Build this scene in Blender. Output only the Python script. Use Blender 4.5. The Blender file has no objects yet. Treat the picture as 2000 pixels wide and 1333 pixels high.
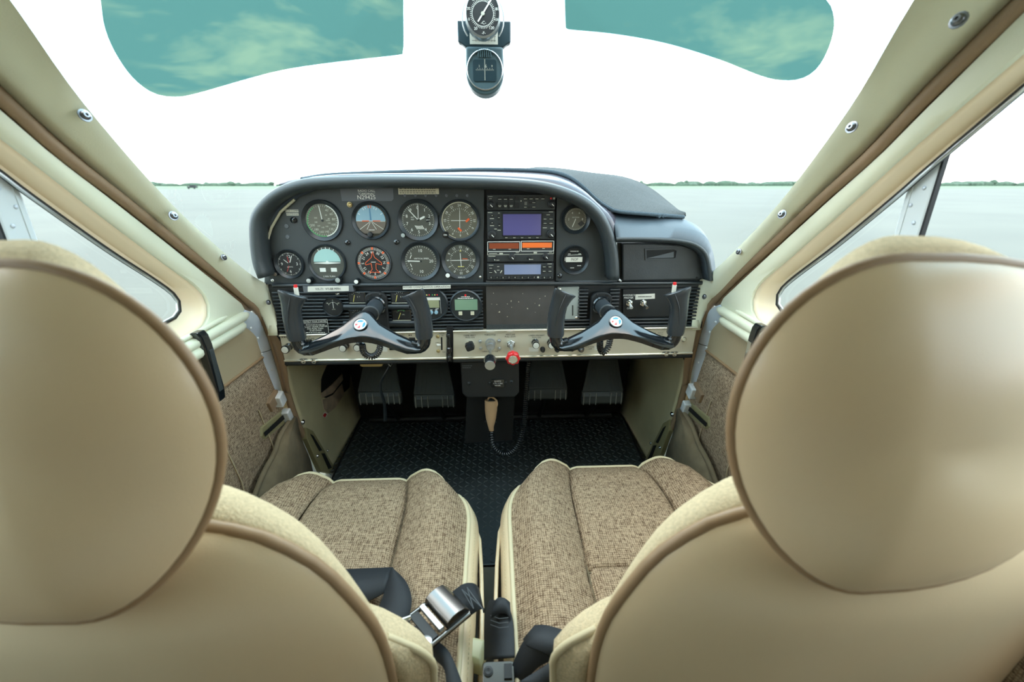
import bpy, bmesh, math, random
from mathutils import Vector
random.seed(7)
# ------------------------------------------------------------------ camera
scene = bpy.context.scene
col = scene.collection
F = 850.0                                   # focal length in pixels of a 2000 px wide frame
PITCH = math.atan((666.5-361)/F); YAW = math.radians(2.4); CAMX = .015
cam_d = bpy.data.cameras.new('camera'); cam = bpy.data.objects.new('camera', cam_d); col.objects.link(cam)
cam_d.sensor_width = 36; cam_d.lens = 36*F/2000; cam_d.clip_start = .01; cam_d.clip_end = 5000
cam.location = (CAMX, 0, 0); cam.rotation_euler = (math.pi/2-PITCH, 0, -YAW)
cam_d.dof.use_dof = True; cam_d.dof.focus_distance = .95; cam_d.dof.aperture_fstop = 4.5
scene.camera = cam
# ------------------------------------------------------------------ sky
world = bpy.data.worlds.new('sky'); scene.world = world; world.use_nodes = True
wn = world.node_tree; wn.nodes.clear()
def nd(t, ty, **k):
    n = t.nodes.new(ty)
    for a, b in k.items(): setattr(n, a, b)
    return n
out = nd(wn, 'ShaderNodeOutputWorld'); bg = nd(wn, 'ShaderNodeBackground')
tc = nd(wn, 'ShaderNodeTexCoord'); sx = nd(wn, 'ShaderNodeSeparateXYZ'); wn.links.new(tc.outputs['Generated'], sx.inputs[0])
mz = nd(wn, 'ShaderNodeMath', operation='MAXIMUM'); wn.links.new(sx.outputs[2], mz.inputs[0]); mz.inputs[1].default_value = 0
az = nd(wn, 'ShaderNodeMath', operation='ADD'); wn.links.new(mz.outputs[0], az.inputs[0]); az.inputs[1].default_value = .12
dx = nd(wn, 'ShaderNodeMath', operation='DIVIDE'); dy = nd(wn, 'ShaderNodeMath', operation='DIVIDE')
for d, i in ((dx, 0), (dy, 1)):
    wn.links.new(sx.outputs[i], d.inputs[0]); wn.links.new(az.outputs[0], d.inputs[1])
cx_ = nd(wn, 'ShaderNodeCombineXYZ'); wn.links.new(dx.outputs[0], cx_.inputs[0]); wn.links.new(dy.outputs[0], cx_.inputs[1])
no = nd(wn, 'ShaderNodeTexNoise'); wn.links.new(cx_.outputs[0], no.inputs['Vector'])
no.inputs['Scale'].default_value = .95; no.inputs['Detail'].default_value = 9; no.inputs['Roughness'].default_value = .62; no.inputs['Distortion'].default_value = .35
cr = nd(wn, 'ShaderNodeValToRGB'); wn.links.new(no.outputs['Fac'], cr.inputs[0])
cr.color_ramp.elements[0].position = .50; cr.color_ramp.elements[1].position = .62
SKY_BLUE = (1.25, 1.85, 2.15, 1); SKY_CLOUD = (3.1, 2.85, 2.6, 1)
cr.color_ramp.elements[0].color = SKY_BLUE; cr.color_ramp.elements[1].color = SKY_CLOUD
hz = nd(wn, 'ShaderNodeMapRange'); wn.links.new(sx.outputs[2], hz.inputs[0])
hz.inputs[1].default_value = 0; hz.inputs[2].default_value = .13; hz.inputs[3].default_value = 1; hz.inputs[4].default_value = 0
mh = nd(wn, 'ShaderNodeMixRGB'); wn.links.new(hz.outputs[0], mh.inputs[0]); wn.links.new(cr.outputs[0], mh.inputs[1]); mh.inputs[2].default_value = (2.6, 2.5, 2.4, 1)
wn.links.new(mh.outputs[0], bg.inputs[0]); bg.inputs[1].default_value = 1.0; wn.links.new(bg.outputs[0], out.inputs[0])
# hazy sun, high behind the aircraft
sun_d = bpy.data.lights.new('sun', 'SUN'); sun_d.energy = .5; sun_d.angle = math.radians(25); sun_d.color = (1, .95, .86)
sun = bpy.data.objects.new('sun', sun_d); col.objects.link(sun); sun.rotation_euler = (math.radians(-38), math.radians(6), 0); sun.location = (0, -3, 6)
vs = scene.view_settings; vs.view_transform = 'Standard'; vs.look = 'None'; vs.gamma = 1; vs.use_curve_mapping = False; vs.exposure = 1.5
# ------------------------------------------------------------------ pixel -> place helpers
cp, sp, cs, ss = math.cos(PITCH), math.sin(PITCH), math.cos(YAW), math.sin(YAW)
def ray(px, py):
    xc = px-1000; u = 666.5-py
    yf = F*cp+u*sp; z = -F*sp+u*cp
    return (xc*cs+yf*ss, -xc*ss+yf*cs, z)
def onY(px, py, Y): r = ray(px, py); t = Y/r[1]; return Vector((CAMX+r[0]*t, Y, r[2]*t))
def onX(px, py, X): r = ray(px, py); t = (X-CAMX)/r[0]; return Vector((X, r[1]*t, r[2]*t))
def onZ(px, py, Z): r = ray(px, py); t = Z/r[2]; return Vector((CAMX+r[0]*t, r[1]*t, Z))
def mpp(px, py, Y): return (onY(px+1, py, Y)-onY(px, py, Y)).length     # metres per pixel there
def resample(pts, n, smooth=True):
    pts = [Vector(p) for p in pts]
    if smooth and len(pts) > 2:
        q = []; P = [pts[0]*2-pts[1]]+pts+[pts[-1]*2-pts[-2]]
        for i in range(1, len(P)-2):
            for k in range(8):
                t = k/8; a, b, c, d = P[i-1], P[i], P[i+1], P[i+2]
                q.append(.5*((2*b)+(c-a)*t+(2*a-5*b+4*c-d)*t*t+(3*b-a-3*c+d)*t**3))
        q.append(pts[-1]); pts = q
    L = [0]
    for a, b in zip(pts, pts[1:]): L.append(L[-1]+(b-a).length)
    r = []; j = 0
    for i in range(n):
        t = L[-1]*i/(n-1)
        while j < len(L)-2 and L[j+1] < t: j += 1
        d = L[j+1]-L[j]; r.append(pts[j].lerp(pts[j+1], (t-L[j])/d if d > 1e-9 else 0))
    return r
def flip(pts): return [Vector((-p[0], p[1], p[2])) for p in pts]
def lin(r, g, b):
    f = lambda c: c/12.92 if c <= .04045 else ((c+.055)/1.055)**2.4
    return (f(r/255), f(g/255), f(b/255), 1)
# ------------------------------------------------------------------ materials
M = {}
def mat(name, c, rough=.5, metal=0., bump=0., bscale=300., var=0., vscale=8., coat=0., spec=.5, c2=None):
    m = bpy.data.materials.new(name); m.use_nodes = True; t = m.node_tree; b = t.nodes['Principled BSDF']
    c = lin(*c); b.inputs['Base Color'].default_value = c; b.inputs['Roughness'].default_value = rough; b.inputs['Metallic'].default_value = metal
    b.inputs['Coat Weight'].default_value = coat; b.inputs['Coat Roughness'].default_value = .12; b.inputs['Specular IOR Level'].default_value = spec
    if var or bump:
        co = nd(t, 'ShaderNodeTexCoord')
    if var:
        n = nd(t, 'ShaderNodeTexNoise'); t.links.new(co.outputs['Object'], n.inputs['Vector']); n.inputs['Scale'].default_value = vscale; n.inputs['Detail'].default_value = 6
        r = nd(t, 'ShaderNodeValToRGB'); t.links.new(n.outputs['Fac'], r.inputs[0]); r.color_ramp.elements[0].position = .3; r.color_ramp.elements[1].position = .7
        d = lin(*c2) if c2 else tuple(x*(1+var) for x in c[:3])+(1,)
        r.color_ramp.elements[0].color = tuple(x*(1-var) for x in c[:3])+(1,); r.color_ramp.elements[1].color = d
        t.links.new(r.outputs[0], b.inputs['Base Color'])
    if bump:
        n2 = nd(t, 'ShaderNodeTexNoise'); t.links.new(co.outputs['Object'], n2.inputs['Vector']); n2.inputs['Scale'].default_value = bscale; n2.inputs['Detail'].default_value = 3
        bp = nd(t, 'ShaderNodeBump'); t.links.new(n2.outputs['Fac'], bp.inputs['Height']); bp.inputs['Strength'].default_value = bump; bp.inputs['Distance'].default_value = .002
        t.links.new(bp.outputs[0], b.inputs['Normal'])
    M[name] = m; return m
def weave(name, ca, cb, axes=(0, 1), pitch=.0036, rough=.9):
    m = bpy.data.materials.new(name); m.use_nodes = True; t = m.node_tree; b = t.nodes['Principled BSDF']; b.inputs['Roughness'].default_value = rough; b.inputs['Specular IOR Level'].default_value = .15
    co = nd(t, 'ShaderNodeTexCoord'); w = []
    ds = nd(t, 'ShaderNodeTexNoise'); ds.inputs['Scale'].default_value = 260; t.links.new(co.outputs['Object'], ds.inputs['Vector'])
    mx = nd(t, 'ShaderNodeMixRGB', blend_type='ADD'); mx.inputs[0].default_value = .0022; t.links.new(co.outputs['Object'], mx.inputs[1]); t.links.new(ds.outputs['Color'], mx.inputs[2])
    for ax in axes:
        v = nd(t, 'ShaderNodeTexWave', wave_type='BANDS', bands_direction='XYZ'[ax]); t.links.new(mx.outputs[0], v.inputs['Vector'])
        v.inputs['Scale'].default_value = 2*math.pi/(20*pitch); v.inputs['Distortion'].default_value = 0; w.append(v)
    mu = nd(t, 'ShaderNodeMath', operation='MULTIPLY'); t.links.new(w[0].outputs['Fac'], mu.inputs[0]); t.links.new(w[1].outputs['Fac'], mu.inputs[1])
    st = nd(t, 'ShaderNodeMapping'); k = [110, 110, 110]; k[axes[0]] = 420; st.inputs['Scale'].default_value = k; t.links.new(co.outputs['Object'], st.inputs[0])
    n1 = nd(t, 'ShaderNodeTexNoise'); n1.inputs['Scale'].default_value = 1; n1.inputs['Detail'].default_value = 4; t.links.new(st.outputs[0], n1.inputs['Vector'])
    st2 = nd(t, 'ShaderNodeMapping'); k = [110, 110, 110]; k[axes[1]] = 420; st2.inputs['Scale'].default_value = k; t.links.new(co.outputs['Object'], st2.inputs[0])
    n2 = nd(t, 'ShaderNodeTexNoise'); n2.inputs['Scale'].default_value = 1; n2.inputs['Detail'].default_value = 4; t.links.new(st2.outputs[0], n2.inputs['Vector'])
    ad = nd(t, 'ShaderNodeMath', operation='ADD'); t.links.new(n1.outputs['Fac'], ad.inputs[0]); t.links.new(n2.outputs['Fac'], ad.inputs[1])
    a2 = nd(t, 'ShaderNodeMath', operation='MULTIPLY_ADD'); t.links.new(mu.outputs[0], a2.inputs[0]); a2.inputs[1].default_value = .5; t.links.new(ad.outputs[0], a2.inputs[2])
    r = nd(t, 'ShaderNodeValToRGB'); t.links.new(a2.outputs[0], r.inputs[0]); r.color_ramp.elements[0].position = .82; r.color_ramp.elements[1].position = 1.0
    mp = nd(t, 'ShaderNodeMapRange'); t.links.new(a2.outputs[0], mp.inputs[0]); mp.inputs[1].default_value = .78; mp.inputs[2].default_value = 1.6; t.links.new(mp.outputs[0], r.inputs[0])
    r.color_ramp.elements[0].position = 0; r.color_ramp.elements[1].position = .75
    r.color_ramp.elements[0].color = lin(*ca); r.color_ramp.elements[1].color = lin(*cb); t.links.new(r.outputs[0], b.inputs['Base Color'])
    bp = nd(t, 'ShaderNodeBump'); bp.inputs['Strength'].default_value = .6; bp.inputs['Distance'].default_value = .0012; t.links.new(a2.outputs[0], bp.inputs['Height']); t.links.new(bp.outputs[0], b.inputs['Normal'])
    M[name] = m
def clear(name, tint, gloss=.06, rough=.02):
    m = bpy.data.materials.new(name); m.use_nodes = True; t = m.node_tree; t.nodes.clear()
    o = nd(t, 'ShaderNodeOutputMaterial'); mx = nd(t, 'ShaderNodeMixShader'); tr = nd(t, 'ShaderNodeBsdfTransparent'); gl = nd(t, 'ShaderNodeBsdfGlossy')
    tr.inputs[0].default_value = tint; gl.inputs['Roughness'].default_value = rough; lw = nd(t, 'ShaderNodeLayerWeight'); lw.inputs[0].default_value = .25
    mm = nd(t, 'ShaderNodeMath', operation='MULTIPLY'); t.links.new(lw.outputs['Fresnel'], mm.inputs[0]); mm.inputs[1].default_value = gloss
    t.links.new(mm.outputs[0], mx.inputs[0]); t.links.new(tr.outputs[0], mx.inputs[1]); t.links.new(gl.outputs[0], mx.inputs[2]); t.links.new(mx.outputs[0], o.inputs[0]); M[name] = m
def screen(name, c, e=.0):
    m = mat(name, c, .12, spec=.6); b = m.node_tree.nodes['Principled BSDF']; b.inputs['Emission Color'].default_value = lin(*c); b.inputs['Emission Strength'].default_value = e
mat('cream_vinyl', (218, 194, 158), .3, bump=.12, bscale=900, var=.04, vscale=5)
mat('piping_vinyl', (156, 126, 94), .5)
mat('cream_piping', (205, 188, 152), .5)
weave('tweed', (90, 68, 50), (178, 153, 124), (0, 1))
mat('tweed_back', (200, 180, 146), .9, bump=.6, bscale=520, var=.16, vscale=330, spec=.15)
weave('door_tweed', (84, 66, 50), (182, 160, 134), (1, 2))
mat('trim_cream', (217, 218, 194), .42, bump=.1, bscale=500, var=.05, vscale=6)
mat('reveal_tan', (240, 222, 192), .4, var=.04)
mat('seal_brown', (140, 116, 90), .6, bump=.2, bscale=400)
mat('kick_olive', (202, 192, 154), .5, bump=.1, var=.12, vscale=7)
mat('door_beige', (178, 162, 132), .5, bump=.15, bscale=700)
mat('olive_plastic', (140, 132, 96), .5)
mat('sill_carpet', (120, 106, 82), .95, bump=.5, bscale=900, var=.15, vscale=30)
mat('jamb_grey', (202, 212, 224), .38, metal=.2, var=.08, vscale=14)
mat('white_plastic', (214, 218, 220), .4)
mat('aluminium', (190, 194, 196), .3, metal=.9)
mat('chrome', (225, 228, 230), .12, metal=1)
mat('brass', (176, 158, 112), .35, metal=.8)
mat('black_vinyl', (52, 58, 60), .42, bump=.25, bscale=700, var=.1, vscale=12)
mat('blue_vinyl', (58, 68, 75), .5, bump=.2, bscale=700)
mat('panel_black', (46, 51, 52), .5, bump=.12, bscale=1200, var=.1, vscale=9)
mat('radio_black', (42, 46, 48), .45)
mat('gloss_black', (20, 24, 27), .12, coat=.5)
mat('grip_black', (48, 53, 57), .24, coat=.15)
mat('shaft_grey', (74, 82, 88), .32, metal=.4)
mat('rear_brown', (158, 136, 108), .7)
mat('matte_black', (22, 24, 25), .55)
mat('deep_black', (9, 10, 11), .7)
mat('rib_black', (36, 42, 45), .32)
mat('gauge_black', (30, 36, 40), .35)
mat('dial_grey', (74, 74, 66), .5)
mat('dial_olive', (98, 94, 80), .5)
mat('dial_black', (26, 27, 28), .5)
mat('plate_grey', (84, 88, 92), .55)
mat('blank_plate', (66, 63, 60), .55, var=.1, vscale=30)
mat('white_print', (226, 226, 218), .6)
mat('dim_print', (186, 186, 170), .6)
mat('dark_print', (44, 44, 42), .6)
mat('label_white', (206, 204, 192), .6)
mat('label_cream', (196, 190, 164), .6)
mat('orange', (226, 92, 40), .5)
mat('red', (214, 34, 38), .28, coat=.4)
mat('blue_enamel', (38, 132, 190), .3)
mat('sky_dial', (136, 168, 182), .4)
mat('turquoise_dial', (160, 196, 190), .4)
mat('brown_dial', (104, 92, 80), .5)
mat('green', (70, 150, 86), .5)
mat('yellow', (220, 205, 110), .5)
mat('strip_champagne', (196, 190, 170), .42, metal=.25, var=.05, vscale=20)
mat('strip_edge', (222, 216, 198), .2, metal=.7)
mat('grey_enamel', (150, 156, 150), .45)
mat('glovebox_black', (48, 52, 54), .4, bump=.15, bscale=400, var=.22, vscale=14)
mat('carpet_dark', (60, 64, 64), .95, bump=1., bscale=700, var=.35, vscale=420)
mat('carpet_binding', (62, 76, 84), .8)
mat('deck_gloss', (70, 68, 76), .22)
mat('buckle_steel', (112, 110, 108), .26, metal=1)
mat('rubber_mat', (54, 62, 64), .45, bump=.15, bscale=80, var=.25, vscale=9)
mat('firewall_black', (16, 18, 19), .8)
mat('strap_black', (19, 23, 28), .62, bump=.3, bscale=1400)
mat('tan_plastic', (196, 160, 122), .45)
mat('ivory_plastic', (202, 200, 158), .35)
mat('map_tan', (180, 160, 136), .6, var=.3, vscale=25)
mat('grimy_floor', (112, 106, 90), .8, var=.2, vscale=12)
mat('compass_grey', (72, 94, 101), .4)
mat('compass_dark', (36, 56, 64), .3)
mat('tarmac_pale', (80, 78, 68), .85, var=.14, vscale=.12, bump=.0)
mat('grass', (76, 92, 64), .95, var=.2, vscale=.05)
mat('tree_green', (70, 86, 70), .95, var=.3, vscale=.3)
mat('fuselage_white', (222, 222, 218), .35)
screen('screen_violet', (84, 80, 126), .03)
mat('roll_blue', (74, 122, 150), .4)
screen('screen_blue', (118, 128, 156), .04)
screen('screen_orange', (206, 102, 48), .12)
screen('screen_rust', (128, 66, 44), .05)
screen('lcd_green', (110, 140, 116), .0)
screen('lcd_khaki', (142, 144, 112), .0)
clear('clear_glass', (.97, .98, .98, 1), .06)
mat('post_grey', (206, 214, 216), .45)
mat('pedal_black', (74, 78, 77), .45)
mat('screw_steel', (128, 130, 134), .3, metal=1)
mat('pedal_strip', (150, 150, 144), .45)
clear('gauge_glass', (.96, .97, .97, 1), .16, .05)
clear('side_glass', (.98, .98, .98, 1), .05)
clear('visor_tint', (.205, .287, .26, 1), .03)
# ------------------------------------------------------------------ mesh builder
_tx = {}
def glyphs(s):
    if s not in _tx:
        cu = bpy.data.curves.new('lettering', 'FONT'); cu.body = s; cu.align_x = 'CENTER'; cu.align_y = 'CENTER'; cu.size = 1; cu.resolution_u = 2
        ob = bpy.data.objects.new('lettering', cu); col.objects.link(ob); me = bpy.data.meshes.new_from_object(ob)
        _tx[s] = ([(v.co.x, v.co.y) for v in me.vertices], [tuple(p.vertices) for p in me.polygons])
        bpy.data.objects.remove(ob); bpy.data.curves.remove(cu); bpy.data.meshes.remove(me)
    return _tx[s]
class Fr:
    """a plane in the place: origin, right, up; n points at whoever reads it"""
    def __init__(s, o, u=(1, 0, 0), v=(0, 0, 1)):
        s.o = Vector(o); s.u = Vector(u).normalized(); s.v = Vector(v).normalized(); s.n = s.u.cross(s.v)
    def p(s, x, y, h=0): return s.o+s.u*x+s.v*y+s.n*h
class MB:
    def __init__(s): s.v = []; s.f = []
    def add(s, vs, fs):
        k = len(s.v); s.v += [Vector(v) for v in vs]; s.f += [tuple(i+k for i in f) for f in fs]; return s
    def box(s, c, d, u=(1, 0, 0), v=(0, 1, 0)):
        u = Vector(u).normalized(); v = Vector(v).normalized(); w = u.cross(v); c = Vector(c); a, b, e = d[0]/2, d[1]/2, d[2]/2
        P = [c+u*(a*i)+v*(b*j)+w*(e*k) for i in (-1, 1) for j in (-1, 1) for k in (-1, 1)]
        return s.add(P, [(0, 1, 3, 2), (4, 6, 7, 5), (0, 4, 5, 1), (2, 3, 7, 6), (0, 2, 6, 4), (1, 5, 7, 3)])
    def loft(s, rows, cu=False, cv=False, caps=False):
        m = len(rows[0]); n = len(rows); fs = []
        for i in range(n if cv else n-1):
            for j in range(m if cu else m-1):
                a, b = i*m, ((i+1) % n)*m; j2 = (j+1) % m
                fs.append((a+j, a+j2, b+j2, b+j))
        if caps: fs += [tuple(range(m))[::-1], tuple((n-1)*m+j for j in range(m))]
        return s.add([p for r in rows for p in r], fs)
    def tube(s, path, r, n=8, closed=False, caps=True, sq=1.0):
        path = [Vector(p) for p in path]; N = len(path); rows = []; up = None
        for i, p in enumerate(path):
            t = (path[(i+1) % N]-path[i-1]) if closed else (path[min(i+1, N-1)]-path[max(i-1, 0)])
            t.normalize()
            if up is None: up = Vector((0, 0, 1)) if abs(t.z) < .9 else Vector((1, 0, 0))
            a = up-t*up.dot(t)
            a.normalize(); b = t.cross(a); up = a
            rr = r[i] if isinstance(r, (list, tuple)) else r
            rows.append([p+a*(rr*math.cos(2*math.pi*k/n))+b*(rr*sq*math.sin(2*math.pi*k/n)) for k in range(n)])
        return s.loft(rows, True, closed, caps and not closed)
    def lathe(s, fr, prof, n=28, cap0=False, cap1=False, sx=1., sy=1.):
        rows = [[fr.p(r*sx*math.sin(2*math.pi*k/n), r*sy*math.cos(2*math.pi*k/n), h) for k in range(n)] for r, h in prof]
        k = len(s.v); s.loft(rows, True)
        if cap0: s.f.append(tuple(k+i for i in range(n)))
        if cap1: s.f.append(tuple(k+(len(rows)-1)*n+i for i in range(n))[::-1])
        return s
    def prism(s, fr, poly, h0, h1):
        n = len(poly); a = [fr.p(x, y, h0) for x, y in poly]; b = [fr.p(x, y, h1) for x, y in poly]
        return s.add(a+b, [tuple(range(n))[::-1], tuple(range(n, 2*n))]+[(i, (i+1) % n, n+(i+1) % n, n+i) for i in range(n)])
    def rect(s, fr, x, y, w, h, h0, h1): return s.prism(fr, [(x-w/2, y-h/2), (x+w/2, y-h/2), (x+w/2, y+h/2), (x-w/2, y+h/2)], h0, h1)
    def rrect(s, fr, x, y, w, h, h0, h1, r=.003, k=4):
        P = []
        for cx, cy, a0 in ((x+w/2-r, y+h/2-r, 0), (x-w/2+r, y+h/2-r, 90), (x-w/2+r, y-h/2+r, 180), (x+w/2-r, y-h/2+r, 270)):
            for i in range(k+1): a = math.radians(a0+90*i/k); P.append((cx+r*math.cos(a), cy+r*math.sin(a)))
        return s.prism(fr, P, h0, h1)
    def disc(s, fr, r, h, n=32, x=0, y=0): return s.add([fr.p(x+r*math.sin(2*math.pi*k/n), y+r*math.cos(2*math.pi*k/n), h) for k in range(n)], [tuple(range(n))[::-1]])
    def poly(s, fr, pts, h): return s.add([fr.p(x, y, h) for x, y in pts], [tuple(range(len(pts)))])
    def text(s, fr, txt, x, y, cap, h=.0005, rot=0., sxx=1.):
        vs, fs = glyphs(txt); k = cap/.7; c, sn = math.cos(rot), math.sin(rot)
        return s.add([fr.p(x+(a*sxx*c+b*sn)*k, y+(-a*sxx*sn+b*c)*k, h) for a, b in vs], fs)
    def fine(s, fr, x, y, w, cap, h=.0005, seed=1):
        r = random.Random(seed); x0 = x-w/2                # print too small to read: a row of short strokes
        while x0 < x+w/2-cap*.4:
            d = min(cap*r.uniform(.5, 1.6), x+w/2-x0); s.rect(fr, x0+d/2, y, d, cap*r.uniform(.55, .7), h, h+.0001); x0 += d+cap*.3
        return s
    def arc(s, fr, r0, r1, a0, a1, h, n=20):
        n = max(2, n); A = [math.radians(a0+(a1-a0)*i/n) for i in range(n+1)]
        return s.loft([[fr.p(r0*math.sin(a), r0*math.cos(a), h) for a in A], [fr.p(r1*math.sin(a), r1*math.cos(a), h) for a in A]])
    def ticks(s, fr, n, r0, r1, w, h, a0=0., a1=360.):
        for i in range(n):
            a = math.radians(a0+(a1-a0)*i/n); u = (math.sin(a), math.cos(a)); t = (math.cos(a), -math.sin(a))
            s.poly(fr, [(u[0]*r0-t[0]*w/2, u[1]*r0-t[1]*w/2), (u[0]*r0+t[0]*w/2, u[1]*r0+t[1]*w/2), (u[0]*r1+t[0]*w/2, u[1]*r1+t[1]*w/2), (u[0]*r1-t[0]*w/2, u[1]*r1-t[1]*w/2)], h)
        return s
    def bar(s, fr, x0, y0, x1, y1, w, h):
        d = Vector((x1-x0, y1-y0)).normalized(); n = Vector((-d.y, d.x))*w/2
        return s.poly(fr, [(x0-n.x, y0-n.y), (x1-n.x, y1-n.y), (x1+n.x, y1+n.y), (x0+n.x, y0+n.y)], h)
    def sphere(s, c, r, sc=(1, 1, 1), n=10, m=6):
        c = Vector(c); rows = [[c+Vector((r*sc[0]*math.sin(math.pi*i/m)*math.cos(2*math.pi*j/n), r*sc[1]*math.sin(math.pi*i/m)*math.sin(2*math.pi*j/n), r*sc[2]*math.cos(math.pi*i/m))) for j in range(n)] for i in range(m+1)]
        return s.loft(rows, True)
    def build(s, name, m, parent=None, smooth=None, bevel=0, seg=2, solid=0, sub=0, label=None):
        lo = [min(v[i] for v in s.v) for i in range(3)]; hi = [max(v[i] for v in s.v) for i in range(3)]; c = Vector([(a+b)/2 for a, b in zip(lo, hi)])
        me = bpy.data.meshes.new(name); me.from_pydata([v-c for v in s.v], [], s.f); me.materials.append(M[m] if isinstance(m, str) else m)
        bm = bmesh.new(); bm.from_mesh(me); bmesh.ops.remove_doubles(bm, verts=bm.verts, dist=1e-6); bmesh.ops.recalc_face_normals(bm, faces=bm.faces); bm.to_mesh(me); bm.free()
        if smooth is not None:
            for p in me.polygons: p.use_smooth = True
            me.set_sharp_from_angle(angle=math.radians(smooth))
        o = bpy.data.objects.new(name, me); col.objects.link(o); place(o, c, parent)
        if solid: md = o.modifiers.new('thickness', 'SOLIDIFY'); md.thickness = solid; md.offset = 0
        if bevel: md = o.modifiers.new('edge', 'BEVEL'); md.width = bevel; md.segments = seg; md.limit_method = 'ANGLE'; md.angle_limit = math.radians(40)
        if sub: md = o.modifiers.new('round', 'SUBSURF'); md.levels = sub; md.render_levels = sub
        if label: o['label'] = label
        return o
WL = {}
def place(o, c, parent):
    c = Vector(c); o.parent = parent; o.location = c-(WL[parent.name] if parent else Vector()); WL[o.name] = c
def like(src, c, parent, name=None):
    o = src.copy(); col.objects.link(o); place(o, c, parent); return o
def tag(o, label, cat=None, group=None, kind=None):
    o['label'] = label
    if cat: o['category'] = cat
    if group: o['group'] = group
    if kind: o['kind'] = kind
    return o
def thing(name, loc, label, cat, group=None, kind=None):
    o = bpy.data.objects.new(name, None); o.empty_display_size = .02; col.objects.link(o); place(o, loc, None); return tag(o, label, cat, group, kind)
def struct(o, label): o['kind'] = 'structure'; o['label'] = label; return o
def screw(parent, p, n, r=.005, m='chrome', name='screw'):
    """pan head screw with a cross recess washer, at p looking along n"""
    n = Vector(n).normalized(); u = n.orthogonal().normalized(); f = Fr(p, u, n.cross(u))
    b = MB().lathe(f, [(r*1.35, 0), (r*1.35, r*.25), (r*1.0, r*.3), (r*.95, r*.7), (r*.6, r*.95), (r*.3, r*.95), (r*.25, r*.6), (0.0001, r*.6)], 12)
    return b.build(name, m, parent, smooth=35)
# ================================================================== outside
GZ = -1.75
g = MB().add([(-1500, -600, GZ), (1500, -600, GZ), (1500, 200, GZ), (-1500, 200, GZ)], [(0, 1, 2, 3)]).build('tarmac', 'tarmac_pale'); struct(g, 'pale concrete apron stretching to the horizon')
g = MB().add([(-2500, 200, GZ), (2500, 200, GZ), (2500, 900, GZ), (-2500, 900, GZ)], [(0, 1, 2, 3)]).build('grass_field', 'grass'); struct(g, 'thin green grass strip beyond the apron')
t = MB(); rr = random.Random(3)
x = -1900
while x < 1900:
    w = rr.uniform(8, 26); h = rr.uniform(2.4, 4.6)*(1.3 if x > 250 else 1); y = rr.uniform(640, 760)
    t.sphere((x, y, GZ+h*.4), 1, (w, 5, h), 9, 5); x += w*.8
    if rr.random() < .18: t.sphere((x, y, GZ+h), 1, (rr.uniform(3, 7), 4, rr.uniform(2.0, 4.4)), 8, 5)
tag(t.build('tree_line', 'tree_green', smooth=60), 'low hazy green tree line along the horizon', 'trees', kind='stuff')
v = onY(376, 366, 205); tv = thing('distant_vehicle', (v.x, 205, GZ), 'tiny dark vehicle parked far off at the left edge of the apron', 'vehicle')
MB().box((v.x, 205, GZ+.75), (3.6, 1.6, .6)).build('vehicle_body', 'matte_black', tv); MB().box((v.x+.3, 205, GZ+1.3), (1.9, 1.5, .55)).build('vehicle_cab', 'matte_black', tv)
for dx in (-1.2, 1.2): MB().lathe(Fr((v.x+dx, 204.2, GZ+.34)), [(.34, -.1), (.34, .1)], 12, True, True).build('wheel', 'deep_black', tv)
# ================================================================== cabin sides (left in pixels, right mirrored)
FLOOR = -.85
A_px = [((-170, -250), -.44), ((20, 0), -.465), ((165, 205), -.488), ((330, 395), -.502), ((440, 497), -.507), ((498, 543), -.508), ((530, 562), -.503), ((536, 600), -.500), ((537, 638), -.499), ((534, 656), -.502)]
B_px = [((-170, 0), -.53), ((0, 150), -.53), ((110, 255), -.53), ((270, 395), -.53), ((420, 530), -.53), ((476, 580), -.528), ((510, 602), -.52), ((527, 630), -.51), ((535, 656), -.502)]
C_px = [((-170, 48), -.535), ((0, 192), -.535), ((120, 300), -.535), ((240, 392), -.535), ((350, 480), -.535), ((440, 550), -.535), ((500, 605), -.533), ((526, 650), -.528), ((545, 710), -.523), ((560, 765), -.52), ((582, 830), -.52), ((612, 885), -.52), ((648, 925), -.52), ((700, 975), -.52)]
D_px = [((-170, 75), -.54), ((0, 219), -.54), ((105, 310), -.54), ((225, 400), -.54), ((330, 482), -.54), ((430, 562), -.54), ((482, 604), -.54)]
def sideline(L): return [onX(p[0], p[1], x) for p, x in L]
def aft(L, d=.28): u = (L[0]-L[1]).normalized(); return [L[0]+u*d]+L
A, B, C, D = [aft(sideline(q)) for q in (A_px, B_px, C_px, D_px)]
Ein = sideline([(p, -.545) for p in ((-170, 145), (0, 270), (100, 347), (210, 433), (330, 523), (380, 560), (402, 590), (402, 625), (378, 652), (335, 675), (200, 760), (-100, 960))]); Ein = aft(Ein)
Gin = sideline([(p, -.572) for p in ((-170, 215), (0, 338), (60, 383), (210, 489), (300, 547), (338, 575), (350, 596), (345, 617), (312, 636), (200, 705), (-100, 880))]); Gin = aft(Gin)
sillZ = -.272
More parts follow.
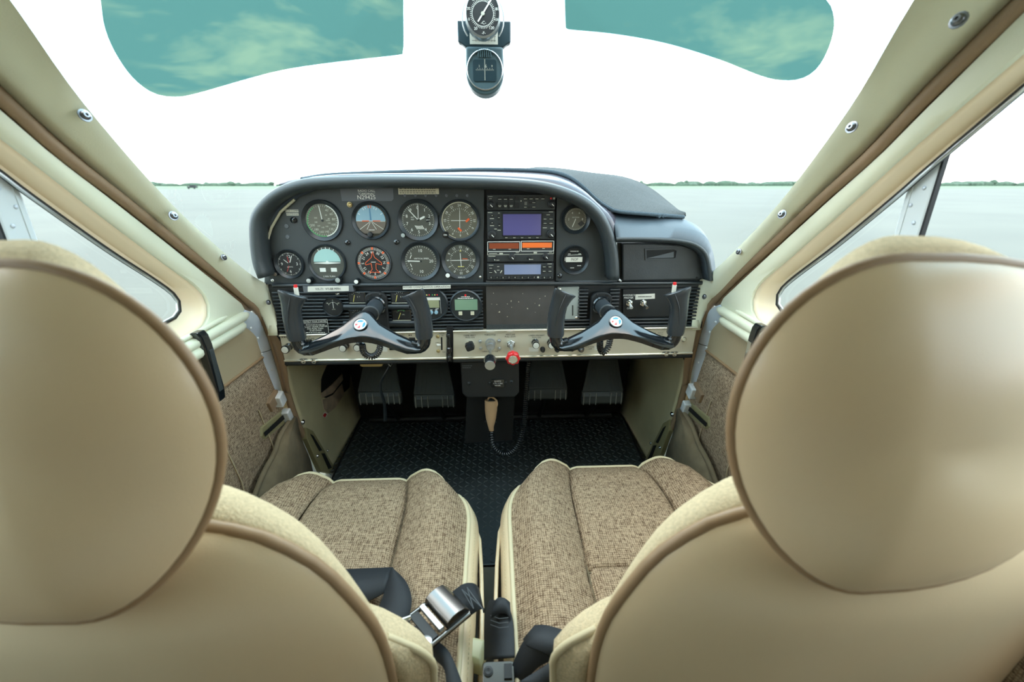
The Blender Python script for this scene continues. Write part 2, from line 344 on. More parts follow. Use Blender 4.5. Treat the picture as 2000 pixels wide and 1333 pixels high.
def sidewall(s):
    mir = (lambda L: L) if s < 0 else flip
    side = 'left' if s < 0 else 'right'; seat = 'pilot' if s < 0 else 'passenger'
    # windshield post trim
    n = 44; a = resample(mir(A), n); b = resample(mir(B), n); rows = []
    for k, (w, o) in enumerate(((0, .012), (0, .004), (.02, 0), (.3, -.006), (.6, -.008), (.85, -.004), (.95, .002), (1, .006), (1.0, .011))):
        rows.append([p.lerp(q, w)+Vector((s*o, 0, 0)) for p, q in zip(a, b)])
    post = MB().loft(rows).build('trim_1' if s < 0 else 'trim_2', 'trim_cream', smooth=60, solid=.003); struct(post, f'cream padded windshield post trim on the {side} side')
    scr = [(None, 0), (165, 226), (338, 422), (437, 503), (524, 591)] if s < 0 else [(1873, 40), (1664, 249), (1528, 419), (1443, 492), (1376, 580)]
    xs = [.478, .500, .512, .516, .512]
    for (px, py), xx in zip(scr, xs):
        if px is None: continue
        screw(post, onX(px, py, s*(xx-.012)), (-s, -.35, .25), .0056 if px not in (437, 524, 1443, 1376) else .0045, 'screw_steel')
    # fold and rubber tube seal
    fold = MB().loft([resample(mir([p+Vector((-.009, 0, 0)) for p in B[:-1]]), 40), resample(mir([c+Vector((-.006, 0, 0)) for c in C[:9]]), 40)]).build('trim_fold', 'seal_brown', post, smooth=60, solid=.002)
    seal = MB().tube(resample(mir(C), 70), .0085, 8).build('trim_3' if s < 0 else 'trim_4', 'seal_brown', smooth=60); struct(seal, f'brown tubular door seal around the {side} door opening')
    lo_e = resample(mir([onY(x, y, 1.0) for x, y in ((534, 650), (540, 658), (547, 668), (553, 695), (560, 720), (566, 770))]), 20); lo_c = resample(mir([c+Vector((-.008, 0, 0)) for c in C[8:11]]), 20)
    MB().loft([lo_e, lo_c]).build('trim_filler', 'seal_brown', post, smooth=60, solid=.002)
    cg = resample(mir([c+Vector((-.004, 0, 0)) for c in C[:8]]), 40); dg = resample(mir([d+Vector((-.012, 0, -.012)) for d in D]), 40)
    MB().loft([cg, dg]).build('gap_filler', 'seal_brown', seal, smooth=60, solid=.002)  # added strip closing the light leak between seal and door
    # ---- door
    dr = thing('door_1' if s < 0 else 'door_2', mir([Vector((-.56, .6, -.7))])[0], f'cabin door beside the {seat} seat with cream window surround and tweed lower panel', None, kind='structure')
    sill = [Vector((-.54, D[-1].y, sillZ)), Vector((-.54, .86, sillZ)), Vector((-.54, .7, sillZ)), Vector((-.54, .5, sillZ)), Vector((-.54, .25, sillZ))]
    outer = resample(D, 30, False)+resample(sill, 26, False)[1:]
    inner = resample(Ein, len(outer)); outer = resample(outer, len(outer), False)
    o2 = mir(outer); i2 = mir(inner); rows = []
    for w, o in ((0, .02), (0, .0), (.06, -.004), (.5, -.006), (.94, -.004), (1, 0)): rows.append([p.lerp(q, w)+Vector((s*o, 0, 0)) for p, q in zip(o2, i2)])
    MB().loft(rows).build('window_surround', 'trim_cream', dr, smooth=50, solid=.002)
    e2 = mir(resample(Ein, 60)); g2 = mir(resample(Gin, 60)); rows = []
    for w, o in ((0, 0), (.12, .006), (.5, .014), (1, .0)): rows.append([p.lerp(q, w)+Vector((s*o*(1 if w < 1 else 0), 0, 0)) for p, q in zip(e2, g2)])
    MB().loft(rows).build('window_reveal', 'reveal_tan', dr, smooth=60, solid=.002)
    MB().tube(g2, .004, 8).build('window_seal', 'matte_black', dr, smooth=60)
    gi = [p+(Vector((s*.585, .5, -.1))-p)*.022+Vector((-s*.003, 0, 0)) for p in g2]
    MB().tube(gi, .0022, 6).build('window_bead', 'aluminium', dr, smooth=60)
    pane = [p+Vector((s*.004, 0, 0)) for p in g2]
    MB().add(pane, [tuple(range(len(pane)))]).build('window_pane', 'side_glass', dr, solid=.003)
    # window centre post (grey painted) with rivets
    y0, y1 = .566, .604
    wp = MB().box((s*.580, (y0+y1)/2, -.05), (.006, y1-y0, .42)).build('window_post', 'post_grey', dr, bevel=.003)
    MB().box((s*.580, y0-.0015, -.05), (.006, .003, .42)).build('post_seal', 'deep_black', dr)
    MB().box((s*.579, y1-.008, -.05), (.006, .004, .42)).build('post_flange', 'post_grey', dr)
    rv = None
    for k in range(7):
        p = (s*.5765, y0+.012+(k % 2)*.012, .04-.022*k)
        rv = MB().sphere(p, .0028, (.6, 1, 1), 8, 4).build('rivet', 'jamb_grey', dr, smooth=80) if rv is None else like(rv, p, dr)
    # sill rolls
    yf = D[-1].y-.004
    for dz, r, y_0 in ((0, .011, yf), (-.019, .012, yf-.02), (.016, .0045, yf-.07)):
        MB().tube([(s*.540, y_0, sillZ+dz), (s*.538, y_0-.008, sillZ+dz), (s*.536, y_0-.025, sillZ+dz), (s*.532, .80, sillZ+dz), (s*.532, .5, sillZ+dz), (s*.532, .25, sillZ+dz)], [r*.2, r*.7, r, r, r, r], 10).build('sill_roll', 'trim_cream', dr, smooth=60)
    # lower door: smooth strip, piping, tweed panel
    J = sideline([(p, -.545) for p in ((472, 612), (497, 645), (511, 690), (527, 760), (520, 800), (512, 850), (540, 905), (560, 960))])
    jt = J[2]; pz = -.392
    up = [Vector((-.545, J[0].y+.02, sillZ-.02)), Vector((-.547, J[1].y, -.33)), Vector((-.547, jt.y, pz)), Vector((-.547, .25, pz)), Vector((-.545, .25, sillZ-.02))]
    MB().add(mir(up), [(0, 1, 2, 3, 4)]).build('upper_panel', 'door_beige', dr, solid=.004)
    MB().tube(mir([Vector((-.545, jt.y, pz)), Vector((-.545, .6, pz)), Vector((-.545, .25, pz))]), .0035, 8).build('panel_piping', 'piping_vinyl', dr, smooth=60)
    rows = []
    for i in range(13):
        y = .25+(1.06-.25)*i/12
        rows.append(mir([Vector((-.548+.012*math.sin(math.pi*k/8)*(1 if k < 5 else .6), y, pz-(.78+pz)*k/8)) for k in range(9)]))
    MB().loft(rows).build('tweed_panel', 'door_tweed', dr, smooth=60, solid=.004)
    for y in (.78, .92):
        MB().tube(mir([Vector((-.535, y, pz-.1)), Vector((-.532, y+.02, -.6)), Vector((-.538, y+.03, -.75))]), .0016, 6).build('panel_seam', 'door_beige', dr)
    # aluminium leading edge plate with rivets, seam and latch blocks
    jl = resample(sideline([(p, -.547) for p in ((446, 640), (470, 641), (499, 660), (510, 690), (514, 718), (527, 775))]), 24)
    jr = resample(sideline([(p, -.533) for p in ((478, 606), (496, 613), (518, 632), (528, 658), (536, 695), (551, 768))]), 24)
    a, b = mir(jl), mir(jr)
    ep = MB().loft([[p+Vector((s*.012, 0, 0)) for p in a], a, [p.lerp(q, .5)+Vector((-s*.004, 0, 0)) for p, q in zip(a, b)], b, [q+Vector((s*.01, .004, 0)) for q in b]]).build('edge_plate', 'jamb_grey', dr, smooth=40, solid=.0015)
    MB().tube([a[13]+Vector((-s*.001, 0, 0)), a[13].lerp(b[13], .5)+Vector((-s*.005, 0, 0)), b[13]], .0009, 6).build('plate_seam', 'plate_grey', ep)
    for k, (px, py) in enumerate(((474, 632), (490, 641), (504, 661), (512, 692), (531, 722))):
        p = mir([onX(px, py, -.536)])[0]
        rv = like(rv, p, ep) if k else MB().sphere(p, .0034, (.7, 1, 1), 8, 4).build('rivet', 'white_plastic', ep, smooth=80)
    p = mir([onX(546, 780, -.528)])[0]; MB().box(p, (.02, .028, .034), (1, 0, 0), (0, 1, .3)).build('latch_block', 'white_plastic', dr, bevel=.003)
    p = mir([onX(533, 783, -.535)])[0]; MB().box(p, (.012, .05, .03), (1, 0, 0), (0, 1, .3)).build('latch_tape', 'seal_brown', dr, bevel=.002)
    p = mir([onX(561, 812, -.525)])[0]; MB().box(p, (.02, .02, .036), (1, 0, 0), (0, 1, .3)).build('hinge_block', 'white_plastic', dr, bevel=.003)
    # door pull pocket with slot
    q = [onX(px, py, -.538) for px, py in ((503, 836), (556, 794), (572, 802), (568, 818), (512, 862), (503, 856))]; q = mir(q); c = sum(q, Vector())/6
    slot = [onX(px, py, -.533) for px, py in ((512, 846), (555, 806), (560, 812), (515, 853))]; slot = mir(slot)
    pk = MB().loft([[p+Vector((s*.02, 0, 0)) for p in q], q, [p.lerp(c, .12)+Vector((-s*.006, 0, 0)) for p in q]], True)
    pk.f.append(tuple(range(12, 18))); pk.build('pull_pocket', 'olive_plastic', dr, smooth=30, bevel=.002)
    MB().add([p+Vector((-s*.0042, 0, 0)) for p in slot], [(0, 1, 2, 3)]).build('pocket_slot', 'deep_black', dr, solid=.001)
    # door pull handle
    hx = s*.525; hy = .782; zt, zb = -.262, -.395
    h = MB().loft([[Vector((hx+s*dx, hy+dy+oy, z)) for dx, dy in ((-.009, -.011), (-.009, .011), (.006, .013), (.006, -.013))] for z, oy in ((zt+.012, -.012), (zt, -.004), (zt-.02, 0), (zb+.02, .004), (zb, 0))], True, False, True)
    hd = h.build('pull_handle', 'gloss_black', dr, bevel=.003)
    MB().box((hx-s*.0095, hy+.002, (zt+zb)/2-.004), (.0015, .012, .085)).build('handle_inlay', 'chrome' if s > 0 else 'black_vinyl', hd, bevel=.0005)
    MB().box((hx+s*.012, hy, zb+.006), (.03, .022, .02)).build('handle_foot', 'matte_black', hd, bevel=.002)
    # sill carpet and bright sill strip under the door
    cl = resample(sideline([(p, -.52) for p in ((572, 815), (548, 850), (536, 885), (512, 930), (490, 990))]), 14)
    cm = resample(sideline([(p, -.50) for p in ((578, 815), (566, 850), (562, 885), (560, 930), (560, 990))]), 14)
    crr = resample(sideline([(p, -.525) for p in ((582, 822), (590, 860), (604, 895), (612, 930), (630, 990))]), 14)
    wl = thing('wall_left' if s < 0 else 'wall_right', mir([Vector((-.53, 1.2, FLOOR))])[0], f'olive kick panel and door sill on the {side} side of the footwell', None, kind='structure')
    MB().loft([mir(cl), mir([p.lerp(q, .5)+Vector((.006, 0, 0)) for p, q in zip(cl, cm)]), mir(cm), mir(crr)]).build('sill_carpet', 'sill_carpet', wl, smooth=70, solid=.004)
    MB().tube(mir(cl), .006, 8).build('carpet_edge', 'sill_carpet', wl, smooth=60)
    l1 = resample(sideline([(p, -.528) for p in ((560, 800), (574, 835), (590, 870), (602, 905), (616, 945))]), 10); l2 = resample(sideline([(p, -.521) for p in ((566, 800), (580, 835), (600, 880), (618, 915), (640, 945))]), 10)
    MB().loft([mir(l1), mir(l2)]).build('sill_strip', 'white_plastic', wl, smooth=60, solid=.002)
    # kick panel
    top = [Vector((-.515, 1.0, -.375)), Vector((-.535, 1.2, -.375)), Vector((-.55, 1.5, -.375))]
    cz = [c for c in C if c.z < -.33]+[Vector((-.52, 1.33, FLOOR-.02))]
    front = resample([Vector((-.517, 1.03, -.375))]+[Vector((-.514, c.y+.008, c.z)) for c in C[9:14]], 16)
    back = resample([Vector((-.552, 1.5, -.375)), Vector((-.53, 1.5, -.6)), Vector((-.505, 1.5, FLOOR))], 16, False)
    fl = [front[i].lerp(back[i], 0) for i in range(16)]
    rows = [[front[i].lerp(back[i], w)+Vector((.012*math.sin(math.pi*w)*0, 0, 0)) for i in range(16)] for w in (0, .04, .2, .5, .8, 1)]
    MB().loft([mir(r) for r in rows]).build('kick_panel', 'kick_olive', wl, smooth=60, solid=.004)
    # vent trim with two slots
    q = mir([onX(px, py, -.507) for px, py in ((598, 835), (612, 842), (655, 915), (650, 926), (628, 922), (600, 858))])
    vt = MB().loft([[p+Vector((s*.014, 0, 0)) for p in q], q], True); vt.f.append(tuple(range(6, 12))); vt = vt.build('vent_trim', 'olive_plastic', wl, bevel=.002)
    for pts in (((606, 848), (612, 852), (629, 880), (624, 882)), ((628, 886), (634, 886), (648, 914), (642, 917))):
        MB().add(mir([onX(px, py, -.5055) for px, py in pts]), [(0, 1, 2, 3)]).build('vent_slot', 'deep_black', vt, solid=.001)
    for px, py, r in ((591, 825, .0052), (620, 891, .0036), (640, 881, .003), (559, 711, .005)):
        screw(wl, mir([onX(px, py, -.512 if py < 850 else -.506)])[0], (-s, -.3, .1), r)
    return dr, wl
sidewall(-1); sidewall(1)
# floor, firewall, mat
struct(MB().box((0, .6, FLOOR-.012), (1.1, 1.9, .02)).build('floor', 'grimy_floor'), 'grey cabin floor under the seats and mat')
struct(MB().box((0, 1.51, -.62), (1.16, .02, .56)).build('wall_front', 'firewall_black'), 'black firewall behind the rudder pedals')
mt = thing('floor_mat', (0, 1.1, FLOOR), 'black rubber diamond-tread mat covering the footwell floor', 'mat')
fm = Fr((0, 1.13, FLOOR+.004), (1, 0, 0), (0, 1, 0))
MB().prism(fm, [(-.5, .37), (-.49, -.05), (-.46, -.11), (-.1, -.12), (-.055, -.34), (.055, -.34), (.1, -.12), (.46, -.11), (.49, -.05), (.51, .37)], -.005, .001).build('mat_sheet', 'rubber_mat', mt, bevel=.002)
MB().tube([(-.478, 1.03, FLOOR+.006), (-.488, 1.14, FLOOR+.006), (-.502, 1.5, FLOOR+.006)], .004, 6).build('mat_edge', 'matte_black', mt, smooth=60)
MB().tube([(.478, 1.03, FLOOR+.006), (.488, 1.14, FLOOR+.006), (.508, 1.5, FLOOR+.006)], .004, 6).build('mat_edge', 'matte_black', mt, smooth=60)
tr = MB(); k = 0
for i in range(-27, 28):
    for j in range(0, 39):
        x, y = i*.0185, .80+j*.0185
        if y < 1.02 and abs(x) > .05: continue
        sg = 1 if (i+j) % 2 else -1; a = sg*math.radians(45); u = Vector((math.cos(a), math.sin(a), 0)); v = Vector((-u.y, u.x, 0)); c = Vector((x, y, FLOOR+.005)); l = .0105
        bow = v*.0022*sg
        tr.add([c-u*l, c-v*.0026+bow, c+v*.0026+bow, c+u*l, c+bow+Vector((0, 0, .0026))], [(0, 1, 4), (1, 3, 4), (3, 2, 4), (2, 0, 4)])
tag(tr.build("tread_lozenges", "rubber_mat", mt), "raised diamond tread")["kind"] = "stuff"
# windshield pane
wb = [Vector((-.53, .98, -.25)), Vector((-.50, 1.24, -.25)), Vector((-.34, 1.40, -.18)), Vector((0, 1.45, -.12)), Vector((.34, 1.40, -.18)), Vector((.50, 1.24, -.25)), Vector((.53, .98, -.25))]
wt = [Vector((-.49, .46, .235)), Vector((-.40, .60, .285)), Vector((-.2, .66, .315)), Vector((0, .68, .325)), Vector((.2, .66, .315)), Vector((.40, .60, .285)), Vector((.49, .46, .235))]
a, b = resample(wb, 33), resample(wt, 33)
ws = MB().loft([[p.lerp(q, w)+Vector((0, .05*math.sin(math.pi*w), .045*math.sin(math.pi*w)))*(1-abs(i-16)/16) for i, (p, q) in enumerate(zip(a, b))] for w in [k/10 for k in range(11)]])
struct(ws.build('window_1', 'clear_glass', smooth=80), 'wide curved clear windshield in front of the panel')

# cabin shell around and behind the camera: headliner, rear side walls with windows mostly closed to dim the seat backs, back wall
def arch(y, dz=0): return [Vector((x, y, z+dz)) for x, z in ((-.50, .20), (-.485, .26), (-.40, .305), (-.2, .33), (0, .337), (.2, .33), (.40, .305), (.485, .26), (.50, .20))]
hl = [arch(.45), arch(.2, .0), arch(-.4), arch(-1.1, -.03), arch(-1.3, -.06)]
hl[0] = [Vector((p.x, .68-.9*p.x**2, p.z)) for p in hl[0]]
struct(MB().loft(hl).build('ceiling', 'trim_cream', smooth=60, solid=.006), 'cream headliner over the cabin')
for s, nm in ((-1, 'wall_rear_left'), (1, 'wall_rear_right')):
    w = thing(nm, (s*.57, -.6, FLOOR), f'brown rear cabin wall on the {"left" if s < 0 else "right"} behind the front door', None, kind='structure')
    MB().box((s*.565, -.53, -.56), (.012, 1.55, .58)).build('lower_side', 'rear_brown', w); MB().box((s*.545, -.53, .16), (.02, 1.55, .12)).build('upper_side', 'trim_cream', w)
    MB().box((s*.56, -.65, -.09), (.014, 1.30, .38)).build('upper_panel', 'rear_brown', w); MB().box((s*.57, .11, -.09), (.004, .22, .38)).build('window_pane', 'side_glass', w)  # unseen panel added over the rear window to darken the seat backs
struct(MB().box((0, -1.3, -.28), (1.16, .02, 1.16)).build('wall_back', 'rear_brown'), 'brown wall closing the rear of the cabin')

struct(MB().box((0, 1.275, -.345), (1.2, .47, .08)).build('light_block', 'deep_black'), 'hidden black block added to keep daylight out of the footwell')  # added block behind the panel, stops windshield light reaching the footwell
# ================================================================== instrument panel
PY = 1.0
def pf(px, py, Y=PY): return Fr(onY(px, py, Y))
def xz(fr, pts, Y=PY): return [((onY(x, y, Y)-fr.o).x, (onY(x, y, Y)-fr.o).z) for x, y in pts]
P0 = Fr((0, PY, 0))
def pp(px, py, Y=PY): q = onY(px, py, Y); return q.x, q.z
panel = thing('instrument_panel', (0, PY, -.4), 'charcoal aircraft instrument panel spanning the cabin under the padded hood', 'panel')
MB().prism(P0, xz(P0, [(516, 556), (517, 520), (521, 470), (545, 418), (585, 384), (640, 362), (700, 352), (946, 352), (944, 556)]), -.02, 0).build('flight_panel', 'panel_black', panel, bevel=.001)
MB().prism(P0, xz(P0, [(1087, 360), (1130, 385), (1165, 415), (1185, 450), (1197, 500), (1208, 549), (1086, 549)]), -.02, 0).build('right_panel', 'panel_black', panel, bevel=.001)
MB().prism(P0, xz(P0, [(940, 352), (1095, 352), (1090, 642), (940, 642)]), -.03, -.006).build('radio_bay', 'deep_black', panel)
# cream edge gasket of the flight panel at the left and of the right panel
for pts in ([(516, 540), (519, 480), (530, 445), (548, 414), (575, 390)], [(1172, 430), (1184, 460), (1192, 495), (1197, 535)]):
    MB().tube([onY(x, y, .994) for x, y in pts], .003, 6).build('edge_gasket', 'label_cream', panel, smooth=60)
# lower ribbed panel
low = [(522, 557), (1384, 549), (1372, 642), (536, 656)]
MB().prism(P0, xz(P0, low), -.03, -.004).build('lower_panel', 'matte_black', panel)
a = onY(533, 558, .992); b = onY(1372, 553, .992)
MB().tube([a, b], .0048, 8).build('panel_rail', 'rib_black', panel, smooth=60)
def rib(x0, x1, z):
    fr = Fr((0, PY-.002, z)); w = .0026
    prof = [(-w, 0), (-w*.8, .003), (-w*.3, .0045), (w*.3, .0045), (w*.8, .003), (w, 0)]
    MB().loft([[Vector((x, PY-.003-h, z+y)) for y, h in prof] for x in (x0, x1)], False, False, True).build('rib', 'rib_black', panel, smooth=50)
zt, zb = -.233, -.332; NR = 13
for k in range(NR):
    z = zt+(zb-zt)*k/(NR-1)
    e = .493+.012*(0)
    rib(-.492, -.012, z)
    if k < 9:
        rib(.214, .236, z); rib(.288, .311, z); rib(.473, .503, z)
    else: rib(.15, .503, z)
# blank cover plate below the radios and fuzzy strip
pl = MB().prism(P0, xz(P0, [(949, 549), (1083, 549), (1081, 633), (950, 634)]), -.006, .003).build('cover_plate', 'blank_plate', panel, bevel=.0008)
rp = random.Random(5); chips = MB(); f0 = Fr((0, PY, 0))
for k in range(26):
    x, z = pp(rp.uniform(956, 1075), rp.uniform(552, 620)); r = rp.uniform(.0006, .0018)
    MB().poly(f0, [(x+r*rp.uniform(.4, 1.2)*math.cos(a), z+r*rp.uniform(.4, 1.6)*math.sin(a)) for a in [i*math.pi/3 for i in range(6)]], .0034).build('paint_chip', 'label_cream', pl)
MB().prism(P0, xz(P0, [(950, 634), (1080, 632), (1079, 644), (950, 646)]), -.006, .004).build('felt_strip', 'carpet_dark', panel)
# avionics switch plate, grey plate
MB().prism(P0, xz(P0, [(1216, 565), (1346, 562), (1343, 617), (1216, 620)]), -.004, .003).build('switch_plate', 'matte_black', panel, bevel=.001)
MB().prism(P0, xz(P0, [(1089, 561), (1131, 560), (1131, 624), (1090, 626)]), -.004, .003).build('grey_plate', 'grey_enamel', panel, bevel=.001)
for px, py in ((1093, 566), (1126, 620)): screw(panel, onY(px, py, PY-.003), (0, -1, 0), .003)
MB().prism(P0, xz(P0, [(1117, 596), (1119, 596), (1119, 616), (1117, 616)]), .003, .0035).build('plate_slot', 'deep_black', panel)
pr = MB()
f = pf(1229, 579); pr.text(f, 'AVIONICS\nMASTER', -.002, 0, .0044, .0034); MB().text(pf(1228, 602), 'OFF', 0, 0, .0045, .0034).build('lettering', 'white_print', panel)
pr.build('lettering', 'white_print', panel)
lb = MB().prism(P0, xz(P0, [(1240, 575), (1278, 573), (1278, 583), (1240, 585)]), .003, .0038).build('name_tape', 'label_white', panel)
MB().fine(pf(1259, 579), 0, 0, .034, .003, .0042).build('tape_lettering', 'dark_print', lb)
for nm, px, py, lab, tip in (('toggle_switch', 1229, 592, 'avionics master toggle switch with white tip on the right panel', (0, -.004)), ('toggle_switch', 1256, 592, 'bare metal toggle switch right of the avionics master switch', (.004, -.003))):
    f = pf(px, py, PY-.003); t = thing(nm, f.o, lab, 'switch')
    MB().lathe(f, [(.0085, 0), (.0085, .002), (.0065, .003), (.006, .007), (.003, .008)], 6, False, True).build('nut', 'chrome', t, smooth=30)
    MB().tube([f.p(0, 0, .005), f.p(tip[0]*.6, -.004, .014), f.p(tip[0], -.007, .02)], [.0022, .0028, .0042], 8).build('lever', 'white_plastic' if px < 1240 else 'chrome', t, smooth=60)
# screws and blanking plugs on the panel
for px, py, r in ((683, 400, .0042), (659, 574, .0035), (938, 541, .002), (532, 548, .0025)): screw(panel, onY(px, py, PY-.001), (0, -1, 0), r, 'brass' if px == 683 else 'chrome')
for px, py, r in ((679, 474, .0058), (774.5, 473, .0058), (1093, 539, .006), (1186, 538, .006), (574, 430, .0068), (871, 569, .004)):
    f = pf(px, py); MB().lathe(f, [(r, 0), (r*.95, .004), (r*.5, .006), (.0002, .0065)], 14).build('post_light', 'gloss_black', panel, smooth=40)
plug = None
for px, py, r in [(560, 442, .0052), (562, 463, .0048)]+[(791+20.3*k, 382, .0034) for k in range(7)]:
    f = pf(px, py)
    MB().lathe(f, [(r, 0), (r*.9, .0015), (.0002, .002)], 12).build('blanking_plug', 'plate_grey', panel, smooth=40)
c = onY(1197, 540, .99); MB().tube([c, c+Vector((.012, -.004, -.006)), c+Vector((.02, 0, -.012))], .003, 6).build('cable_clip', 'aluminium', panel, smooth=60)
# placards
pr = MB(); f = pf(571, 416); pr.rect(f, 0, .004, .028, .0055, 0, .0006); pr.rect(f, 0, -.003, .026, .0055, 0, .0006); pl = pr.build('placard', 'label_white', panel)
MB().text(f, 'AUX COMM', 0, .004, .0036, .001).text(f, 'ANTENNA', 0, -.003, .0036, .001).build('placard_lettering', 'dark_print', pl)
pl = MB().prism(P0, xz(P0, [(664, 368), (768, 366), (769, 389), (765, 393), (668, 393)]), 0, .0008).build('registration_placard', 'plate_grey', panel)
pr = MB(); f = pf(716, 375); pr.text(f, 'RADIO CALL', 0, .002, .0045, .0012).text(f, '"CARDINAL"', 0, -.0042, .0045, .0012); pr.text(pf(716, 386), 'N29425', 0, 0, .0085, .0012); pr.build('placard_lettering', 'white_print', pl)
def smallprint(fr, x0, x1, ys, hgt, hh, seed=1):
    b = MB(); r = random.Random(seed)
    for y in ys:
        x = x0
        while x < x1-.002:
            w = r.uniform(.0018, .006); w = min(w, x1-x); b.rect(fr, x+w/2, y, w, hgt*r.uniform(.8, 1), hh, hh+.0002); x += w+.0012
    return b
pl = MB().prism(P0, xz(P0, [(777.5, 366), (857, 365.5), (857.5, 379.5), (778.5, 380)]), 0, .0008).build('notice_placard', 'label_cream', panel)
f = pf(817, 373); smallprint(f, -.04, .037, (.0045, .0, -.0042), .0016, .001, 2).build('placard_print', 'dark_print', pl)
pl = MB().prism(P0, xz(P0, [(789, 557), (881, 554.5), (881, 561), (789, 563)]), 0, .0142).build('rpm_placard', 'label_white', panel)
f = pf(835, 558.7); MB().text(f, 'AVOID CONTINUOUS OPERATION', 0, .0004, .0042, .0146, 0, 1.12).build('placard_lettering', 'dark_print', pl)
pl = MB().prism(P0, xz(P0, [(596, 557), (692, 555), (695, 567), (598, 569)]), 0, .0142).build('tape_backing', 'plate_grey', panel)
lb = MB().prism(P0, xz(P0, [(606, 557), (685, 556), (685, 566), (606, 567.5)]), .0142, .0148).build('speed_tape', 'label_white', pl)
MB().text(pf(645, 562), 'VX-71  VY-88 MPH', 0, 0, .0055, .0152, 0, .9).build('tape_lettering', 'dark_print', pl)
pl = MB().prism(P0, xz(P0, [(591, 623), (642, 621), (646, 650), (596, 652)]), -.003, .0085).build('starter_placard', 'deep_black', panel)
fr = MB(); q = xz(P0, [(592, 624), (641.5, 622), (645, 649.5), (597, 651)])
for i in range(4): fr.bar(P0, *q[i], *q[(i+1) % 4], .0007, .0088)
fr.bar(P0, *pp(592.5, 630), *pp(642.5, 628), .0007, .0088)
for txt, px, py, h in (('PROTECT YOUR STARTER!', 617, 626.3, .0036), ('DO NOT CRANK STARTER', 618, 636.5, .0037), ('FOR MORE THAN', 618.5, 640.3, .0037), ('10 SECONDS!', 619, 644, .0037)): fr.text(pf(px, py), txt, 0, 0, h, .0088, math.radians(-2), .9)
for py in (632.7, 647.7): fr.add(*(lambda b: (b.v, b.f))(smallprint(pf(619, py), -.022, .022, (0,), .0013, .0088, int(py))))
fr.build('placard_lettering', 'white_print', pl)
# ------------------------------------------------------------------ hood (padded lip), deck, carpet cover
hood = thing('glare_shield', (-.1, .98, -.05), 'black padded vinyl hood arching over the flight instruments', 'glare shield')
outl = [onY(x, y, .955) for x, y in [(503, 545), (492, 515), (486, 470), (487, 425), (505, 394), (535, 369), (575, 353), (625, 346), (740, 343.5), (880, 345), (1000, 349), (1070, 357), (1125, 375), (1162, 398), (1187, 428), (1202, 465), (1209, 505), (1211, 546)]]
ol = resample(outl, 90); rows = []
for i, p in enumerate(ol):
    t = (ol[min(i+1, 89)]-ol[max(i-1, 0)]).normalized(); nrm = Vector((-t.z, 0, t.x))
    w = .80
    rows.append([p+nrm*(o*w)+Vector((0, dy, 0)) for o, dy in ((-.026, .05), (-.0285, .025), (-.027, .008), (-.021, -.003), (-.012, -.006), (-.004, -.002), (0, .008), (.001, .03), (-.004, .085))])
MB().loft(rows).build('padded_lip', 'black_vinyl', hood, smooth=70, solid=.002)
for i0 in (8, 76):
    p = rows[i0]; MB().tube([q+(rows[i0][4]-q)*-.01 for q in p[1:8]], .0009, 5).build('lip_seam', 'matte_black', hood)
dk = []
for Y, kx, dz, sag in ((.97, 1, -.005, 0), (1.0, .995, -.004, 0), (1.08, .97, -.004, .0), (1.2, .90, -.01, .02), (1.36, .8, -.05, .06)):
    dk.append([Vector(((p.x+.1)*kx-.1, Y, p.z+dz-sag)) for p in ol[6:84]])
MB().loft(dk).build('deck', 'black_vinyl', hood, smooth=70, solid=.004)
lpx = [(545, 361), (640, 346), (740, 344), (860, 345.5), (950, 347.5), (1060, 356), (1105, 368), (1140, 384), (1165, 402), (1190, 434), (1203, 470)]
npx = [(560, 350, 1.06), (640, 344, 1.08), (740, 340, 1.09), (860, 336, 1.09), (950, 334, 1.09), (1060, 337, 1.08), (1105, 346, 1.06), (1135, 365, 1.04), (1165, 393, 1.02), (1197, 413, 1.005), (1210, 440, .99)]
sa = resample([onY(x, y, .968) for x, y in lpx], 50); sb = resample([onY(x, y, Y) for x, y, Y in npx], 50)
MB().loft([sa, [p.lerp(q, .5)+Vector((0, 0, .002)) for p, q in zip(sa, sb)], [q+Vector((0, .006, -.001)) for q in sb], [q+Vector((0, .12, -.006)) for q in sb]]).build('deck_skin', 'deck_gloss', hood, smooth=70, solid=.002)
# right dash pad
dash = thing('dash_pad', (.4, 1.0, -.1), 'blue-grey vinyl dash pad curving over the glove box', 'dash pad')
r0 = resample([onY(x, y, .985) for x, y in [(1203, 472), (1260, 472), (1320, 476), (1352, 486), (1368, 505), (1374, 545)]], 26)
r1 = resample([onY(x, y, .955) for x, y in [(1203, 470), (1260, 470), (1325, 474), (1360, 484), (1378, 505), (1384, 548)]], 26)
r2 = resample([onY(x, y, .952) for x, y in [(1203, 464), (1260, 464), (1328, 467), (1365, 477), (1384, 500), (1392, 548)]], 26)
r3 = resample([onY(x, y, .975) for x, y in [(1200, 443), (1260, 445), (1335, 447), (1375, 462), (1391, 495), (1397, 540)]], 26)
r4 = resample([onY(x, y, 1.02) for x, y in [(1185, 415), (1250, 424), (1325, 428), (1366, 447), (1385, 480), (1394, 525)]], 26)
r5 = resample([onY(x, y, 1.2) for x, y in [(1150, 375), (1220, 372), (1280, 396), (1325, 432), (1350, 470), (1362, 520)]], 26)
r6 = resample([onY(x, y, 1.36) for x, y in [(1120, 395), (1200, 390), (1260, 415), (1300, 450), (1320, 480), (1330, 520)]], 26)
MB().loft([r0, r1, r2, r3, r4, r5, r6]).build('pad_skin', 'blue_vinyl', dash, smooth=70, solid=.004)
MB().tube([(p+q)/2 for p, q in zip(r1, r2)], .005, 8).build('pad_lip', 'black_vinyl', dash, smooth=60)
